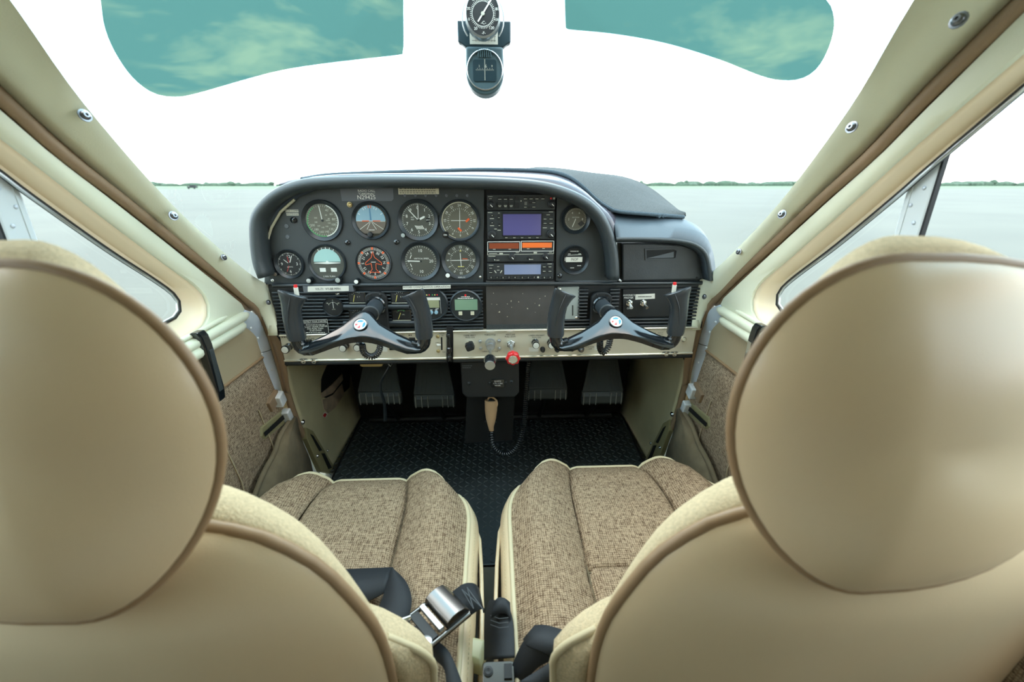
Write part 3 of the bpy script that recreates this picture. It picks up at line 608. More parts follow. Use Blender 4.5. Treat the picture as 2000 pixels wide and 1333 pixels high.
MB().loft([resample([onY(x, y, 1.005) for x, y in [(1205, 474), (1330, 474), (1360, 484), (1383, 520), (1390, 552)]], 12), resample([onY(x, y, 1.005) for x, y in [(1205, 560), (1300, 560), (1340, 560), (1365, 560), (1392, 558)]], 12)]).build('dash_face', 'black_vinyl', dash, solid=.004)
# carpet cover on the deck with bound edge
cpt = thing('dash_carpet', (.1, 1.1, 0), 'charcoal carpet dash cover with blue-grey bound edge lying on the deck', 'carpet')
near = resample([onY(x, y, Y) for x, y, Y in [(590, 353, 1.0), (640, 345, 1.06), (740, 340, 1.09), (860, 336, 1.09), (950, 334, 1.09), (1060, 337, 1.08), (1105, 346, 1.06), (1135, 365, 1.04), (1165, 393, 1.02), (1185, 407, 1.01), (1205, 416, 1.0), (1260, 421, 1.0), (1335, 427, 1.02)]], 60)
far = resample([onY(x, y, Y) for x, y, Y in [(600, 353, 1.2), (640, 348, 1.3), (740, 341, 1.34), (860, 337, 1.34), (950, 335, 1.34), (1060, 338, 1.33), (1130, 343, 1.32), (1180, 345, 1.31), (1212, 349, 1.30), (1245, 359, 1.28), (1275, 376, 1.24), (1305, 400, 1.16), (1337, 427, 1.03)]], 60)
rows = []
for w in (0, .02, .25, .5, .75, 1): rows.append([p.lerp(q, w)+Vector((0, 0, .004+.012*math.sin(math.pi*w)*(0 if i < 34 else .6))) for i, (p, q) in enumerate(zip(near, far))])
MB().loft(rows).build('carpet_sheet', 'carpet_dark', cpt, smooth=70, solid=.006)
MB().tube([p+Vector((0, -.001, .003)) for p in near], .0042, 8).build('bound_edge', 'carpet_binding', cpt, smooth=60)
st = MB(); nn = resample(near[30:], 150)
for i in range(0, 149): st.tube([nn[i]+Vector((math.cos(a)*0, -.001-math.cos(a)*.0046, .003+math.sin(a)*.0046)) for a in (0, .8, 1.6, 2.4)], .0006, 4)
tag(st.build('edge_stitches', 'carpet_binding', cpt), 'overlock stitches')['kind'] = 'stuff'
fz = MB(); rz = random.Random(4); c = onY(1292, 423, .995)
for k in range(30): fz.tube([c, c+Vector((rz.uniform(-.012, .012), rz.uniform(-.006, 0), rz.uniform(-.004, .006)))], .0004, 4)
tag(fz.build('frayed_threads', 'carpet_binding', cpt), 'frayed threads')['kind'] = 'stuff'
# glove box door
gb = thing('glove_box', (.36, .99, -.2), 'black glove box door with a long finger slot under the dash pad', 'glove box')
gp = xz(P0, [(1212, 474), (1270, 474), (1330, 478), (1352, 486), (1366, 497), (1364, 544), (1213, 547)])
sl = [(1262, 489), (1317, 487), (1322, 489), (1320, 503), (1262, 506)]
MB().prism(P0, gp, .006, .014).build('door_plate', 'glovebox_black', gb, bevel=.003)
sf = MB().prism(P0, xz(P0, [(1259, 486), (1319, 484.5), (1325, 488), (1323, 505), (1319, 507), (1260, 508.5)], .985), .0, .001)
q0 = xz(P0, [(1259, 486), (1319, 484.5), (1325, 488), (1323, 505), (1319, 507), (1260, 508.5)], .985); q1 = xz(P0, [(1262, 489), (1317, 487.5), (1321, 490), (1319, 503), (1316, 504.5), (1263, 506)], .985)
MB().loft([[P0.p(x, y, .013) for x, y in q0], [P0.p(x, y, .0165) for x, y in q0], [P0.p(x, y, .0165) for x, y in q1], [P0.p(x, y, .0142) for x, y in q1]], True).build('slot_rim', 'glovebox_black', gb)
MB().prism(P0, q1, .0141, .0145).build('slot_recess', 'deep_black', gb)
MB().prism(P0, xz(P0, [(1263, 505), (1316, 492), (1316, 503.5)], .985), .0145, .0152).build('slot_lip', 'plate_grey', gb)
screw(gb, onY(1361, 543, .985), (0, -1, 0), .002, 'matte_black')
# ------------------------------------------------------------------ champagne switch strip
SY = .985
S0 = Fr((0, SY, 0))
strip = thing('switch_strip', (0, SY, -.4), 'champagne metal strip of knobs and switches along the panel bottom', 'switch panel')
for a_, nm in (([(546, 656), (872, 648), (872, 700), (556, 705)], 'l'), ([(885, 648), (1361, 640), (1352, 690), (885, 700)], 'r')):
    MB().prism(S0, xz(S0, a_, SY), -.02, 0).build('strip_plate', 'strip_champagne', strip, bevel=.001)
    q = xz(S0, a_, SY)
    MB().tube([S0.p(*q[0], .001), S0.p(*q[1], .001)], .0028, 8).build('strip_edge', 'strip_edge', strip, smooth=60)
    MB().tube([S0.p(*q[3], .001), S0.p(*q[2], .001)], .0032, 8).build('strip_edge', 'strip_edge', strip, smooth=60)
    e0, e1 = S0.p(*q[3], -.003)-Vector((0, 0, .008)), S0.p(*q[2], -.003)-Vector((0, 0, .008))
    MB().tube([e0, e1], .006, 8).build('bottom_roll', 'matte_black', strip, smooth=60)
MB().prism(S0, xz(S0, [(872, 640), (884, 640), (884, 708), (872, 708)], SY), -.02, -.003).build('strip_gap', 'deep_black', strip)
hg = thing('locking_rod', onY(878, 680, SY-.008), 'black knobbed rod standing between the two halves of the switch strip', 'rod')
MB().lathe(Fr(onY(878, 706, SY-.008), (1, 0, 0), (0, 1, 0)), [(.004, 0), (.0055, .004), (.0055, .012), (.004, .014), (.004, .022), (.006, .024), (.006, .034), (.004, .036), (.0035, .06), (.005, .062), (.005, .068), (.004, .07)], 12, True, True).build('rod_body', 'gloss_black', hg, smooth=40)
for txt, px, py, h in (('CARB HEAT', 917, 655.5, .0038), ('PULL ON', 918, 659.5, .0038), ('THROTTLE', 957, 654.5, .0038), ('MIXTURE', 997, 654, .0038), ('PULL LEAN', 996.5, 658, .0038), ('OPEN THROTTLE', 957, 687, .0034), ('CABIN AIR/HEAT', 1048, 655.5, .0036), ('PULL ON', 1048, 659.5, .0036), ('~0.02', 1081, 655, .0036), ('AUX', 602, 658, .0042), ('FUEL PUMP', 602, 662.3, .0042), ('~0.016', 762, 656, .0034), ('NAV', 786, 655, .0036), ('~0.01', 802, 655, .0036), ('NOSE', 863, 652, .0034), ('UP', 864, 656, .0034), ('TAKE', 855, 670, .003), ('OFF', 856, 676, .003), ('DN', 867, 688, .0034), ('PITOT', 1290, 651, .0034), ('HEAT', 1290, 655, .0034), ('~0.01', 1276, 651, .0034), ('~0.009', 1276, 655, .0034), ('LINE FUSE', 1152, 678, .0034), ('1 AMP', 1151, 682, .0034), ('~0.014', 556, 659, .0034)):
    (MB().fine(pf(px, py, SY), 0, 0, float(txt[1:]), h, .0006, int(px)) if txt[0] == '~' else MB().text(pf(px, py, SY), txt, 0, 0, h, .0006)).build('lettering', 'dark_print', strip)
for px, py, m in ((855, 657.5, 'brass'), (856, 686, 'brass')): screw(strip, onY(px, py, SY), (0, -1, 0), .0034, m)
MB().prism(S0, xz(S0, [(861, 659), (864, 659), (864.5, 684), (861.5, 684)], SY), 0, .0006).build('trim_slot', 'deep_black', strip)
MB().prism(S0, xz(S0, [(853, 672), (861, 673), (861, 675), (854, 676)], SY), 0, .002).build('trim_pointer', 'white_print', strip)
for x0, y0, x1, y1 in ((1033, 679, 1052, 687), (1161, 677, 1170, 684), (742, 676, 757, 687)): MB().prism(S0, xz(S0, [(x0, y0), (x1, y0), (x1, y1), (x0, y1)], SY), 0, .0006).build('label_tab', 'label_white', strip)
for px, py in ((938, 667), (975, 666), (939, 681), (975, 681)): screw(strip, onY(px, py, SY), (0, -1, 0), .0035, 'aluminium')
# rocker switches
for px, py, w, h, lab in ((603, 667, 13, 7, 'black rocker switch under the fuel pump lettering'), (786, 663, 12, 7, 'black rocker switch in the upper row behind the left yoke arm'), (805, 663, 12, 7, 'black rocker switch nearest the left yoke right grip'), (767, 681, 13, 7, 'black rocker switch below the left yoke arm'), (787, 680, 12, 6, 'black rocker switch hidden half under the left yoke arm'), (830, 671, 9, 22, 'tall black rocker switch right of the left yoke corner')):
    f = pf(px, py, SY); k = mpp(px, py, SY); t = thing('rocker_switch', f.o, lab, 'switch', 'rocker switches on the strip')
    MB().rect(f, 0, 0, w*k, h*k, 0, .001).build('switch_bezel', 'deep_black', t); MB().prism(Fr(f.p(0, 0, 0), (0, 0, 1), (0, -1, 0)), [(-h*k*.42, 0), (h*k*.42, 0), (h*k*.42, .005), (0, .003), (-h*k*.42, .0015)], -w*k*.42, w*k*.42).build('rocker', 'gloss_black', t)
# white-faced pull knobs
def pullknob(px, py, r, lab, kn='white', long=.022):
    f = pf(px, py, SY); f.o = onY(px, py, SY-long); t = thing('pull_knob', Vector((f.o.x, SY, f.o.z)), lab, 'knob', 'pull knobs on the strip')
    MB().lathe(f, [(.009, -long), (.009, -long+.004), (.0065, -long+.005), (.005, -long+.006), (.005, -.012), (r*.8, -.012), (r, -.008), (r, 0), (r*.93, .002), (r*.8, .002)], 20, False, True).build('knob_body', 'gloss_black' if kn == 'white' else 'matte_black', t, smooth=35)
    MB().lathe(f, [(r*.8, .0021), (r*.78, .003), (.0002, .0034)], 20).build('knob_face', 'label_white' if kn == 'white' else 'gauge_black', t, smooth=40)
    MB().lathe(Fr((f.o.x, SY, f.o.z)), [(.0095, 0), (.0095, .003), (.006, .0045)], 6).build('collar_nut', 'chrome', t, smooth=20)
pullknob(557, 683.5, .0098, 'white-faced pull knob at the far left end of the strip')
pullknob(669.5, 681, .009, 'white-faced pull knob under the left yoke arm, further from the cord')
pullknob(697.5, 680, .009, 'white-faced pull knob beside the left coiled cord')
pullknob(1047, 675, .009, 'white-faced cabin heat pull knob left of the right yoke')
pullknob(1077.5, 675, .009, 'white-faced pull knob touching the right yoke left corner')
# breakers
for px, py, r, lab in ((1059.5, 682, .0062, 'small black breaker button below the cabin heat knob'), (1087.5, 682, .0062, 'small black breaker button below the right yoke left corner'), (1116, 680, .0062, 'small black breaker button under the right yoke arm'), (1134, 681, .0078, 'black fuse holder with copper tip under the right yoke arm')):
    f = pf(px, py, SY); t = thing('breaker_button', f.o, lab, 'button', 'breaker buttons')
    MB().lathe(f, [(r, 0), (r, .006), (r*.8, .008), (r*.72, .014), (r*.55, .0155), (.0002, .0155)], 16).build('breaker_body', 'matte_black' if r < .007 else 'gauge_black', t, smooth=35)
    if r > .007: MB().lathe(f, [(r*.5, .0156), (r*.4, .018), (.0002, .018)], 12).build('fuse_tip', 'brown_dial', t, smooth=35)
for px, py, lab in ((1291, 663, 'round light switch left of the right yoke right grip'), (1335, 663, 'round chrome ringed switch at the right end of the strip'), (1148, 668, 'small chrome ringed button above the line fuse lettering')):
    f = pf(px, py, SY); t = thing('push_switch', f.o, lab, 'switch')
    MB().lathe(f, [(.0068, 0), (.0068, .002), (.0048, .0026), (.0045, .001)], 16).build('switch_ring', 'chrome', t, smooth=35); MB().lathe(f, [(.0044, .001), (.0038, .006), (.0002, .0066)], 14).build('switch_button', 'label_cream', t, smooth=35)
# carb heat, throttle, mixture
f = pf(917, 672, SY); t = thing('carb_heat_knob', f.o, 'black square carburettor heat knob on a chrome shaft', 'knob')
MB().lathe(f, [(.009, 0), (.009, .005), (.006, .006), (.005, .03)], 14).build('shaft', 'chrome', t, smooth=35)
k = Fr(onY(917.5, 678, SY-.04), Vector((math.cos(.35), 0, math.sin(.35))), Vector((-math.sin(.35), 0, math.cos(.35))))
MB().rrect(k, 0, 0, .019, .018, -.012, .004, .004).build('knob_body', 'matte_black', t, bevel=.001); MB().lathe(k, [(.0075, .004), (.007, .0065), (.003, .0075), (.0002, .0075)], 16).build('knob_boss', 'gauge_black', t, smooth=40)
f = pf(958, 670, SY); t = thing('throttle', f.o, 'throttle plunger with black knob and bright turned aluminium face', 'throttle')
MB().lathe(f, [(.0125, 0), (.0125, .004), (.0118, .005)], 20, False, True).build('flange', 'aluminium', t, smooth=35)
MB().lathe(f, [(.0105, .005), (.0105, .012), (.009, .013)], 6, False, True).build('hex_nut', 'chrome', t, smooth=15)
MB().lathe(Fr(onY(958, 674, SY-.022), (1, 0, 0), (0, 0, 1)), [(.0092, -.012), (.0092, 0), (.0098, .003), (.0098, .014), (.0085, .016)], 20, False, True).build('friction_lock', 'aluminium', t, smooth=35)
e = onY(957, 714, .86)
MB().tube([f.p(0, -.004, .02), e+Vector((0, .03, .004))], .0035, 10).build('rod', 'chrome', t, smooth=60)
kf = Fr(e, (1, 0, 0), (0, -.12, 1)); MB().lathe(kf, [(.0045, -.034), (.0125, -.028), (.014, -.022), (.0125, -.004), (.0115, 0)], 24, True, True).build('knob_body', 'gloss_black', t, smooth=40)
MB().lathe(kf, [(.0112, .0002), (.0108, .0018), (.0002, .0018)], 24).build('knob_face', 'aluminium', t, smooth=40)
f = pf(998, 671, SY); t = thing('mixture_knob', f.o, 'red scalloped mixture control knob on a steel rod', 'knob')
MB().lathe(f, [(.0105, 0), (.0105, .007), (.009, .008)], 6, False, True).build('hex_nut', 'chrome', t, smooth=15)
MB().lathe(f, [(.0075, .008), (.0075, .015), (.006, .016)], 16, False, True).build('bushing', 'aluminium', t, smooth=35)
e = onY(1002, 702, .885); MB().tube([f.p(0, 0, .014), e+Vector((0, .02, .003))], .0035, 10).build('rod', 'aluminium', t, smooth=60)
kf = Fr(e, (1, 0, 0), (0, -.12, 1)); N = 40; rows = []
for h, r, w in ((-.026, .006, .0), (-.024, .0095, .5), (-.012, .0138, 1), (-.004, .0155, 1), (0, .0148, 1), (.0015, .0125, .5)):
    rows.append([kf.p((r+.0012*w*math.cos(8*2*math.pi*i/N))*math.sin(2*math.pi*i/N), (r+.0012*w*math.cos(8*2*math.pi*i/N))*math.cos(2*math.pi*i/N), h) for i in range(N)])
MB().loft(rows, True, False, True).build('knob_body', 'red', t, smooth=50)
MB().lathe(kf, [(.0102, .0015), (.0102, .003), (.0082, .0034), (.0078, .0026)], 24).build('face_ring', 'chrome', t, smooth=40); MB().lathe(kf, [(.0079, .0026), (.0002, .0027)], 24).build('knob_face', 'strip_champagne', t, smooth=40)
# headset jacks under the strip
for px, py, lab in ((593, 706, 'headset jack socket under the strip, left one of the left pair'), (613.5, 706, 'headset jack socket under the strip, right one of the left pair'), (1301, 692, 'headset jack socket under the strip, left one of the right pair'), (1317, 692, 'headset jack socket under the strip, right one of the right pair')):
    f = pf(px, py, SY-.002); t = thing('headset_jack', f.o, lab, 'jack', 'headset jacks')
    MB().rrect(f, 0, -.001, .022, .013, -.012, 0, .005).build('jack_body', 'matte_black', t); MB().lathe(f, [(.0055, 0), (.0055, .003), (.0035, .0035), (.003, .0)], 14).build('jack_ring', 'chrome', t, smooth=35)
# ================================================================== round instruments
def rad(a): return math.radians(a)
def instrument(name, px, py, rg, ro, label, dial='dial_grey', group='flight instruments', Y=PY, hood=.006):
    f = pf(px, py, Y); k = mpp(px, py, PY); r, R = rg*k, ro*k
    t = thing(name, f.o, label, 'gauge', group)
    MB().lathe(f, [(R, 0), (R, hood*.7), (R*.97, hood), (r*1.06, hood*.45), (r*1.0, .0012)], 40).build('bezel', 'gauge_black', t, smooth=35)
    MB().disc(f, r, .0012, 40).build('dial', dial, t)
    MB().disc(f, r*1.01, hood*.42, 40).build('glass', 'gauge_glass', t)
    return t, f, r
H1 = .0015
def needle(t, f, r, ang, l0, l1, w, m='white_print', h=.0019, name='needle'):
    a = rad(ang); u = Vector((math.sin(a), math.cos(a))); v = Vector((u.y, -u.x))
    P = [u*(l0*r)-v*w*.5, u*(l1*r*.85)-v*w*.5, u*(l1*r), u*(l1*r*.85)+v*w*.5, u*(l0*r)+v*w*.5]
    return MB().prism(f, [(p.x, p.y) for p in P][::-1], h-.0003, h).build(name, m, t)
def hub(t, f, r, m='matte_black', h=.0017): MB().lathe(f, [(r, h), (r*.9, h+.0006), (.0002, h+.0006)], 14).build('hub', m, t, smooth=35)
def numerals(b, f, R, items, cap, rot=True):
    for txt, a in items: b.text(f, txt, R*math.sin(rad(a)), R*math.cos(rad(a)), cap, H1, rad(a) if rot else 0)
def knob(t, px, py, r, m='matte_black', face='grey_enamel', depth=.012, name='knob'):
    f = pf(px, py)
    o = MB().lathe(f, [(r, 0), (r, depth*.8), (r*.9, depth), (r*.75, depth)], 16, False, True).build(name, m, t, smooth=35)
    MB().lathe(f, [(r*.76, depth+.0001), (r*.7, depth+.0008), (.0002, depth+.001)], 14).build('knob_cap', face, o, smooth=40)
    return o
# airspeed
t, f, r = instrument('airspeed_indicator', 630, 431, 32, 40, 'airspeed indicator with green and white arcs, top left of the flight instruments', 'dial_olive')
b = MB().ticks(f, 40, r*.82, r*.93, .0006, H1); numerals(b, f, r*.70, [(str(s), 30+i*27) for i, s in enumerate(range(40, 220, 20))], .0048, False)
numerals(b, f, r*.42, [(str(s), 40+i*36) for i, s in enumerate((60, 80, 100, 120, 140, 160, 180, 200))], .0032, False); b.text(f, 'MPH', .012, 0, .003, H1); b.build('markings', 'dim_print', t)
MB().arc(f, r*.93, r*.985, 20, 170, H1, 30).build('white_arc', 'white_print', t); MB().arc(f, r*.93, r*.985, 170, 265, H1).arc(f, r*.86, r*.92, 265, 330, H1).build('green_arc', 'green', t)
needle(t, f, r, -6, .02, .96, .0016); hub(t, f, .0025)
# attitude
t, f, r = instrument('attitude_indicator', 724.6, 431, 31, 37, 'attitude indicator with pale blue sky half and orange wing bar', 'gloss_black')
n = 24; up = [(r*.93*math.sin(rad(a)), r*.93*math.cos(rad(a))) for a in [-92+184*i/n for i in range(n+1)]]
MB().poly(f, up[::-1], .00135).build('sky_half', 'sky_dial', t)
lo = [(r*.93*math.sin(rad(a)), r*.93*math.cos(rad(a))) for a in [92+58*i/10 for i in range(11)]]+[(r*.93*math.sin(rad(a)), r*.93*math.cos(rad(a))) for a in [210+58*i/10 for i in range(11)]]
MB().poly(f, lo[::-1], .00135).build('ground_half', 'brown_dial', t)
b = MB()
for a in (-60, -30, -20, 20, 30, 60): b.ticks(f, 1, r*.74, r*.88, .0013, H1, a, a)
for x0, x1 in ((-.1, -.75), (.1, .75), (-.04, -.3), (.04, .3)): b.bar(f, x0*r, -.1*r, x1*r, -.55*r, .0008, H1)
b.bar(f, -r*.9, -.02*r, r*.9, -.06*r, .0008, H1); b.fine(f, 0, -.58*r, .013, .0024, H1+.0003); b.build('markings', 'white_print', t)
MB().bar(f, -.55*r, -.02*r, -.12*r, -.02*r, .002, .0019).bar(f, .12*r, -.02*r, .6*r, -.02*r, .002, .0019).ticks(f, 2, r*.76, r*.94, .0018, .0018, -5, 15).build('wing_bar', 'orange', t)
MB().prism(f, [(-.0018, .02*r), (.0018, .02*r), (.0012, .75*r), (-.0012, .75*r)], .0013, .0016).build('roll_pointer', 'roll_blue', t)
knob(t, 724, 458, .0055, 'gauge_black', 'gauge_black', .008)
# altimeter
t, f, r = instrument('altimeter', 817, 430, 32, 40, 'altimeter with three white hands and a striped window', 'dial_grey')
b = MB().ticks(f, 50, r*.9, r*.98, .0005, H1).ticks(f, 10, r*.86, r*.98, .001, H1); numerals(b, f, r*.72, [(str(i), 36*i) for i in range(10)], .0066, False)
b.text(f, 'ALT', -.012, .006, .003, H1); b.text(f, 'FEET', -.012, .001, .0025, H1)
for i in range(6): b.bar(f, -.008+i*.003, -.0125+abs(i-2.5)*.0004, -.003+i*.003, -.0195, .0013, H1)
b.build('markings', 'white_print', t); MB().rect(f, .021, 0, .008, .009, H1, H1+.0002).build('pressure_window', 'deep_black', t); MB().text(f, '29.9', .021, 0, .003, H1+.0005).build('window_figures', 'white_print', t)
needle(t, f, r, -42, .05, .88, .0017); needle(t, f, r, 3, .05, .93, .0012, h=.0021, name='thin_needle'); needle(t, f, r, 63, .12, .48, .0042, name='short_needle'); hub(t, f, .002)
knob(t, 789, 459, .0058, 'gauge_black', 'grey_enamel')
# nav 1
def navdial(name, px, py, lab, off, rg, ro, dial):
    t, f, r = instrument(name, px, py, rg, ro, lab, dial)
    b = MB().ticks(f, 36, r*.62, r*.70, .0005, H1).ticks(f, 12, r*.6, r*.72, .0009, H1)
    numerals(b, f, r*.84, [(str(i), i*10-off) for i in range(0, 36, 3)], .0052)
    b.build('markings', 'white_print', t); return t, f, r
t, f, r = navdial('course_indicator', 898, 431, 'course deviation indicator with two orange flags, top right of the flight instruments', 240, 34, 40, 'dial_olive')
needle(t, f, r, 2, -.45, .62, .0011); needle(t, f, r, 90, -.5, .5, .0011, name='glideslope_needle')
for x, y, a in ((.45, 0.02, 40), (-.02, -.5, 135)):
    c, s_ = math.cos(rad(a)), math.sin(rad(a)); MB().prism(f, [(x*r+p*c-q*s_, y*r+p*s_+q*c) for p, q in ((-.005, -.0022), (.005, -.0022), (.005, .0022), (-.005, .0022))], .0015, .0022).build('warning_flag', 'orange', t)
MB().arc(f, r*.985, r*1.03, 195, 400, .0025, 40).build('bright_ring', 'label_cream', t); knob(t, 871, 458, .0075, 'gloss_black', 'gloss_black')
t2 = MB().text(pf(871, 458), 'OBS', 0, 0, .003, .0135).build('knob_lettering', 'white_print', t)
t, f, r = navdial('vor_indicator', 900, 508.5, 'navigation indicator with white cross needles and yellow pointer, bottom right of the flight instruments', 150, 30, 38, 'dial_grey')
needle(t, f, r, -3, -.42, .5, .0013); needle(t, f, r, 89, -.6, .58, .0013, name='glideslope_needle')
MB().poly(f, [(-.0022, .02), (.0022, .02), (0, .0245)], H1).bar(f, -.007, -.0145, .007, -.0145, .0016, H1).build('yellow_marks', 'yellow', t); MB().bar(f, .004, .0035, .0155, .003, .0014, H1).build('red_mark', 'orange', t)
MB().text(f, 'VOR/LOC', .001, -r*1.1, .0028, .0066).build('bezel_lettering', 'white_print', t); knob(t, 875.5, 536.5, .0066, 'gloss_black', 'white_print')
# clock
t, f, r = instrument('clock', 566, 516, 23, 29, 'small round clock with red and white hands at the lower left', 'dial_black')
b = MB().ticks(f, 60, r*.9, r*.97, .0004, H1).ticks(f, 12, r*.84, r*.97, .0009, H1); numerals(b, f, r*.64, [('12', 0), ('3', 90), ('6', 180), ('9', 270)], .0062, False); b.text(f, 'QUARTZ', 0, -.0065, .0022, H1).build('markings', 'white_print', t)
needle(t, f, r, -48, 0, .62, .0012); needle(t, f, r, 22, 0, .82, .0016, name='minute_hand'); needle(t, f, r, -8, 0, .7, .0009, 'red', name='alarm_hand'); needle(t, f, r, 205, 0, .75, .0009, 'red', name='second_hand'); hub(t, f, .004)
knob(t, 542, 534, .0052, 'gloss_black', 'brown_dial')
# turn coordinator
t, f, r = instrument('turn_coordinator', 640, 514, 32, 37, 'turn coordinator with turquoise upper half and white ball tube', 'dial_grey')
hw = [(r*.82*math.sin(rad(a)), r*.82*math.cos(rad(a))+.002) for a in [-88+176*i/20 for i in range(21)]]
MB().poly(f, hw[::-1], .0014).build('sky_half', 'turquoise_dial', t)
MB().prism(f, [(-.8*r, .0008), (-.1*r, .0022), (0, .006), (.1*r, .0022), (.8*r, .0008), (.8*r, -.0002), (0, -.0022), (-.8*r, -.0002)], .0016, .0022).build('aeroplane', 'white_print', t)
b = MB(); b.rect(f, -.34*r, -.42*r, .36*r, .24*r, H1, H1+.0003).rect(f, .34*r, -.42*r, .36*r, .24*r, H1, H1+.0003).ticks(f, 5, r*.86, r*.97, .0014, H1, -30, 45).text(f, '2 MIN TURN', 0, -.84*r, .0034, H1); b.build('markings', 'white_print', t)
knob(t, 608, 546, .0068, 'gloss_black', 'aluminium', .016); knob(t, 664, 545, .0075, 'gloss_black', 'grey_enamel', .016)
# heading indicator
t, f, r = instrument('heading_indicator', 730, 514, 31.5, 35, 'black heading indicator with orange aeroplane outline', 'dial_black', hood=.004)
b = MB().ticks(f, 72, r*.80, r*.97, .0007, H1); numerals(b, f, r*.66, [(s, i*30-272) for i, s in enumerate(('N', '3', '6', 'E', '12', '15', 'S', '21', '24', 'W', '30', '33'))], .0058); b.rect(f, 0, .06*r, .3*r, .0012, .0019, .0021); b.build('markings', 'white_print', t)
o = MB()
pl_ = [(0, .72), (.1, .35), (.5, .02), (.5, -.12), (.15, -.02), (.12, -.38), (.32, -.62), (.1, -.56), (0, -.6)]
pl_ = pl_+[(-x, y) for x, y in pl_[::-1][1:]]
for i in range(len(pl_)-1): o.bar(f, pl_[i][0]*r, pl_[i][1]*r, pl_[i+1][0]*r, pl_[i+1][1]*r, .0011, .002)
for a in range(0, 360, 45):
    c, s_ = math.cos(rad(a)), math.sin(rad(a)); o.poly(f, [(r*(.83*s_-.05*c), r*(.83*c+.05*s_)), (r*.98*s_-r*.07*c, r*.98*c+r*.07*s_), (r*.98*s_+r*.07*c, r*.98*c-r*.07*s_), (r*(.83*s_+.05*c), r*(.83*c-.05*s_))], H1+.0001)
o.build('orange_marks', 'orange', t); knob(t, 699.5, 548, .0062, 'gloss_black', 'white_print', .016)
# vertical speed
t, f, r = instrument('vertical_speed_indicator', 822, 510.5, 31, 38.5, 'vertical speed indicator with needle pointing left at zero', 'dial_grey')
b = MB().ticks(f, 40, r*.88, r*.97, .0005, H1); numerals(b, f, r*.66, [('10', 0), ('20', 90), ('10', 180)], .0068, False); numerals(b, f, r*.76, [('5', -50), ('0', 270), ('5', 230)], .0045, False); b.text(f, 'VERTICAL SPEED', .002, .006, .0032, H1).arc(f, r*.66, r*.7, 285, 305, H1, 6).arc(f, r*.66, r*.7, 240, 258, H1, 6); b.build('markings', 'white_print', t)
needle(t, f, r, 272, -.02, .9, .0022); hub(t, f, .0022)
# suction and inop gauges
t, f, r = instrument('suction_gauge', 1124, 428.5, 21, 28, 'suction gauge at the top of the right panel', 'dial_olive', 'right panel gauges', hood=.009)
b = MB().ticks(f, 40, r*.86, r*.97, .0005, H1); numerals(b, f, r*.64, [('2', -90), ('4', -30), ('6', 30), ('8', 90)], .0046, False); b.text(f, 'SUCTION', 0, .004, .0026, H1).build('markings', 'white_print', t)
MB().prism(f, [(.2*r, -.4*r), (.5*r, -.65*r), (.85*r, -.4*r), (.55*r, -.12*r)], .0014, .0017).build('dark_sector', 'dial_black', t); needle(t, f, r, 202, -.05, .8, .0016)
t, f, r = instrument('graphic_gauge', 1121.5, 508, 22, 28, 'dead round gauge taped over with an INOP label', 'deep_black', 'right panel gauges', hood=.008)
tp = MB().rect(f, -.001, .0015, .038, .0115, .0034, .0038).build('inop_tape', 'label_white', t); MB().text(f, 'INOP', 0, .0015, .0062, .0041, 0, .8).build('tape_lettering', 'dark_print', tp)
b = MB(); b.fine(f, 0, .02, .02, .0024, H1).bar(f, -.016, .011, .016, .012, .001, H1).fine(f, -.012, .014, .006, .0024, H1).fine(f, .012, .014, .006, .0024, H1).fine(f, .012, -.013, .009, .0024, H1).fine(f, -.004, -.018, .009, .0024, H1).bar(f, -.0215, -.002, -.0215, .006, .0016, H1).build('markings', 'white_print', t)
# left lower: ammeter, four fuel and oil gauges, two digital gauges
t, f, r = instrument('ammeter', 651.6, 599.5, 18, 20, 'small round ammeter on the ribbed panel with upright needle', 'dial_black', None, Y=PY-.008)
b = MB().arc(f, r*.5, r*.54, -70, 70, H1, 14).ticks(f, 2, r*.5, r*.8, .001, H1, -55, 165); numerals(b, f, r*.74, [('60', -55), ('0', 0), ('60', 55)], .003, False); b.text(f, 'AMPS', 0, -.006, .0024, H1).build('markings', 'dim_print', t); needle(t, f, r, 0, -.15, .62, .0012)
for x0, y0, x1, y1, a, lab, grn in ((682, 573, 712, 591, -50, 'upper left square gauge window left of the pilot yoke shaft', 0), (765, 573, 797, 591, -55, 'upper right square gauge window behind the left yoke right grip', 0), (684, 608, 712, 625, 25, 'lower left square gauge window left of the pilot yoke shaft', 0), (767, 608, 801, 625, -25, 'lower right square gauge window with a green arc', 1)):
    f = pf((x0+x1)/2, (y0+y1)/2, PY-.008); k = mpp(x0, y0, PY); w, h = (x1-x0)*k, (y1-y0)*k
    t = thing('square_gauge', f.o, lab, 'gauge', 'square engine gauges')
    MB().rect(f, 0, 0, w+.006, h+.006, -.006, -.0004).build('frame', 'gloss_black', t, bevel=.001); MB().rect(f, 0, 0, w, h, -.0004, 0).build('dial', 'dial_black', t)
    MB().bar(f, -w*.12-w*.3*math.sin(rad(-a))*.6, -h*.45, w*.1+w*.3*math.sin(rad(a)), h*.32, .0012, .0006).build('needle', 'yellow', t)
    b = MB().ticks(f, 5, h*.55, h*.66, .0006, .0003, -50, 50); b.text(f, 'E  F' if not grn else 'OIL', w*.12, h*.1, .003, .0003); b.build('markings', 'dim_print', t)
    if grn: MB().arc(f, h*.62, h*.72, -38, 38, .0004, 8).build('green_arc', 'green', t)
    MB().rect(f, 0, -h/2-.0018, w*1.04, .0014, .0002, .0008).build('bottom_lip', 'dim_print', t)
cl = thing('gauge_housing', onY(742, 600, PY-.004), 'black moulded housing bars between the square gauges', 'housing')
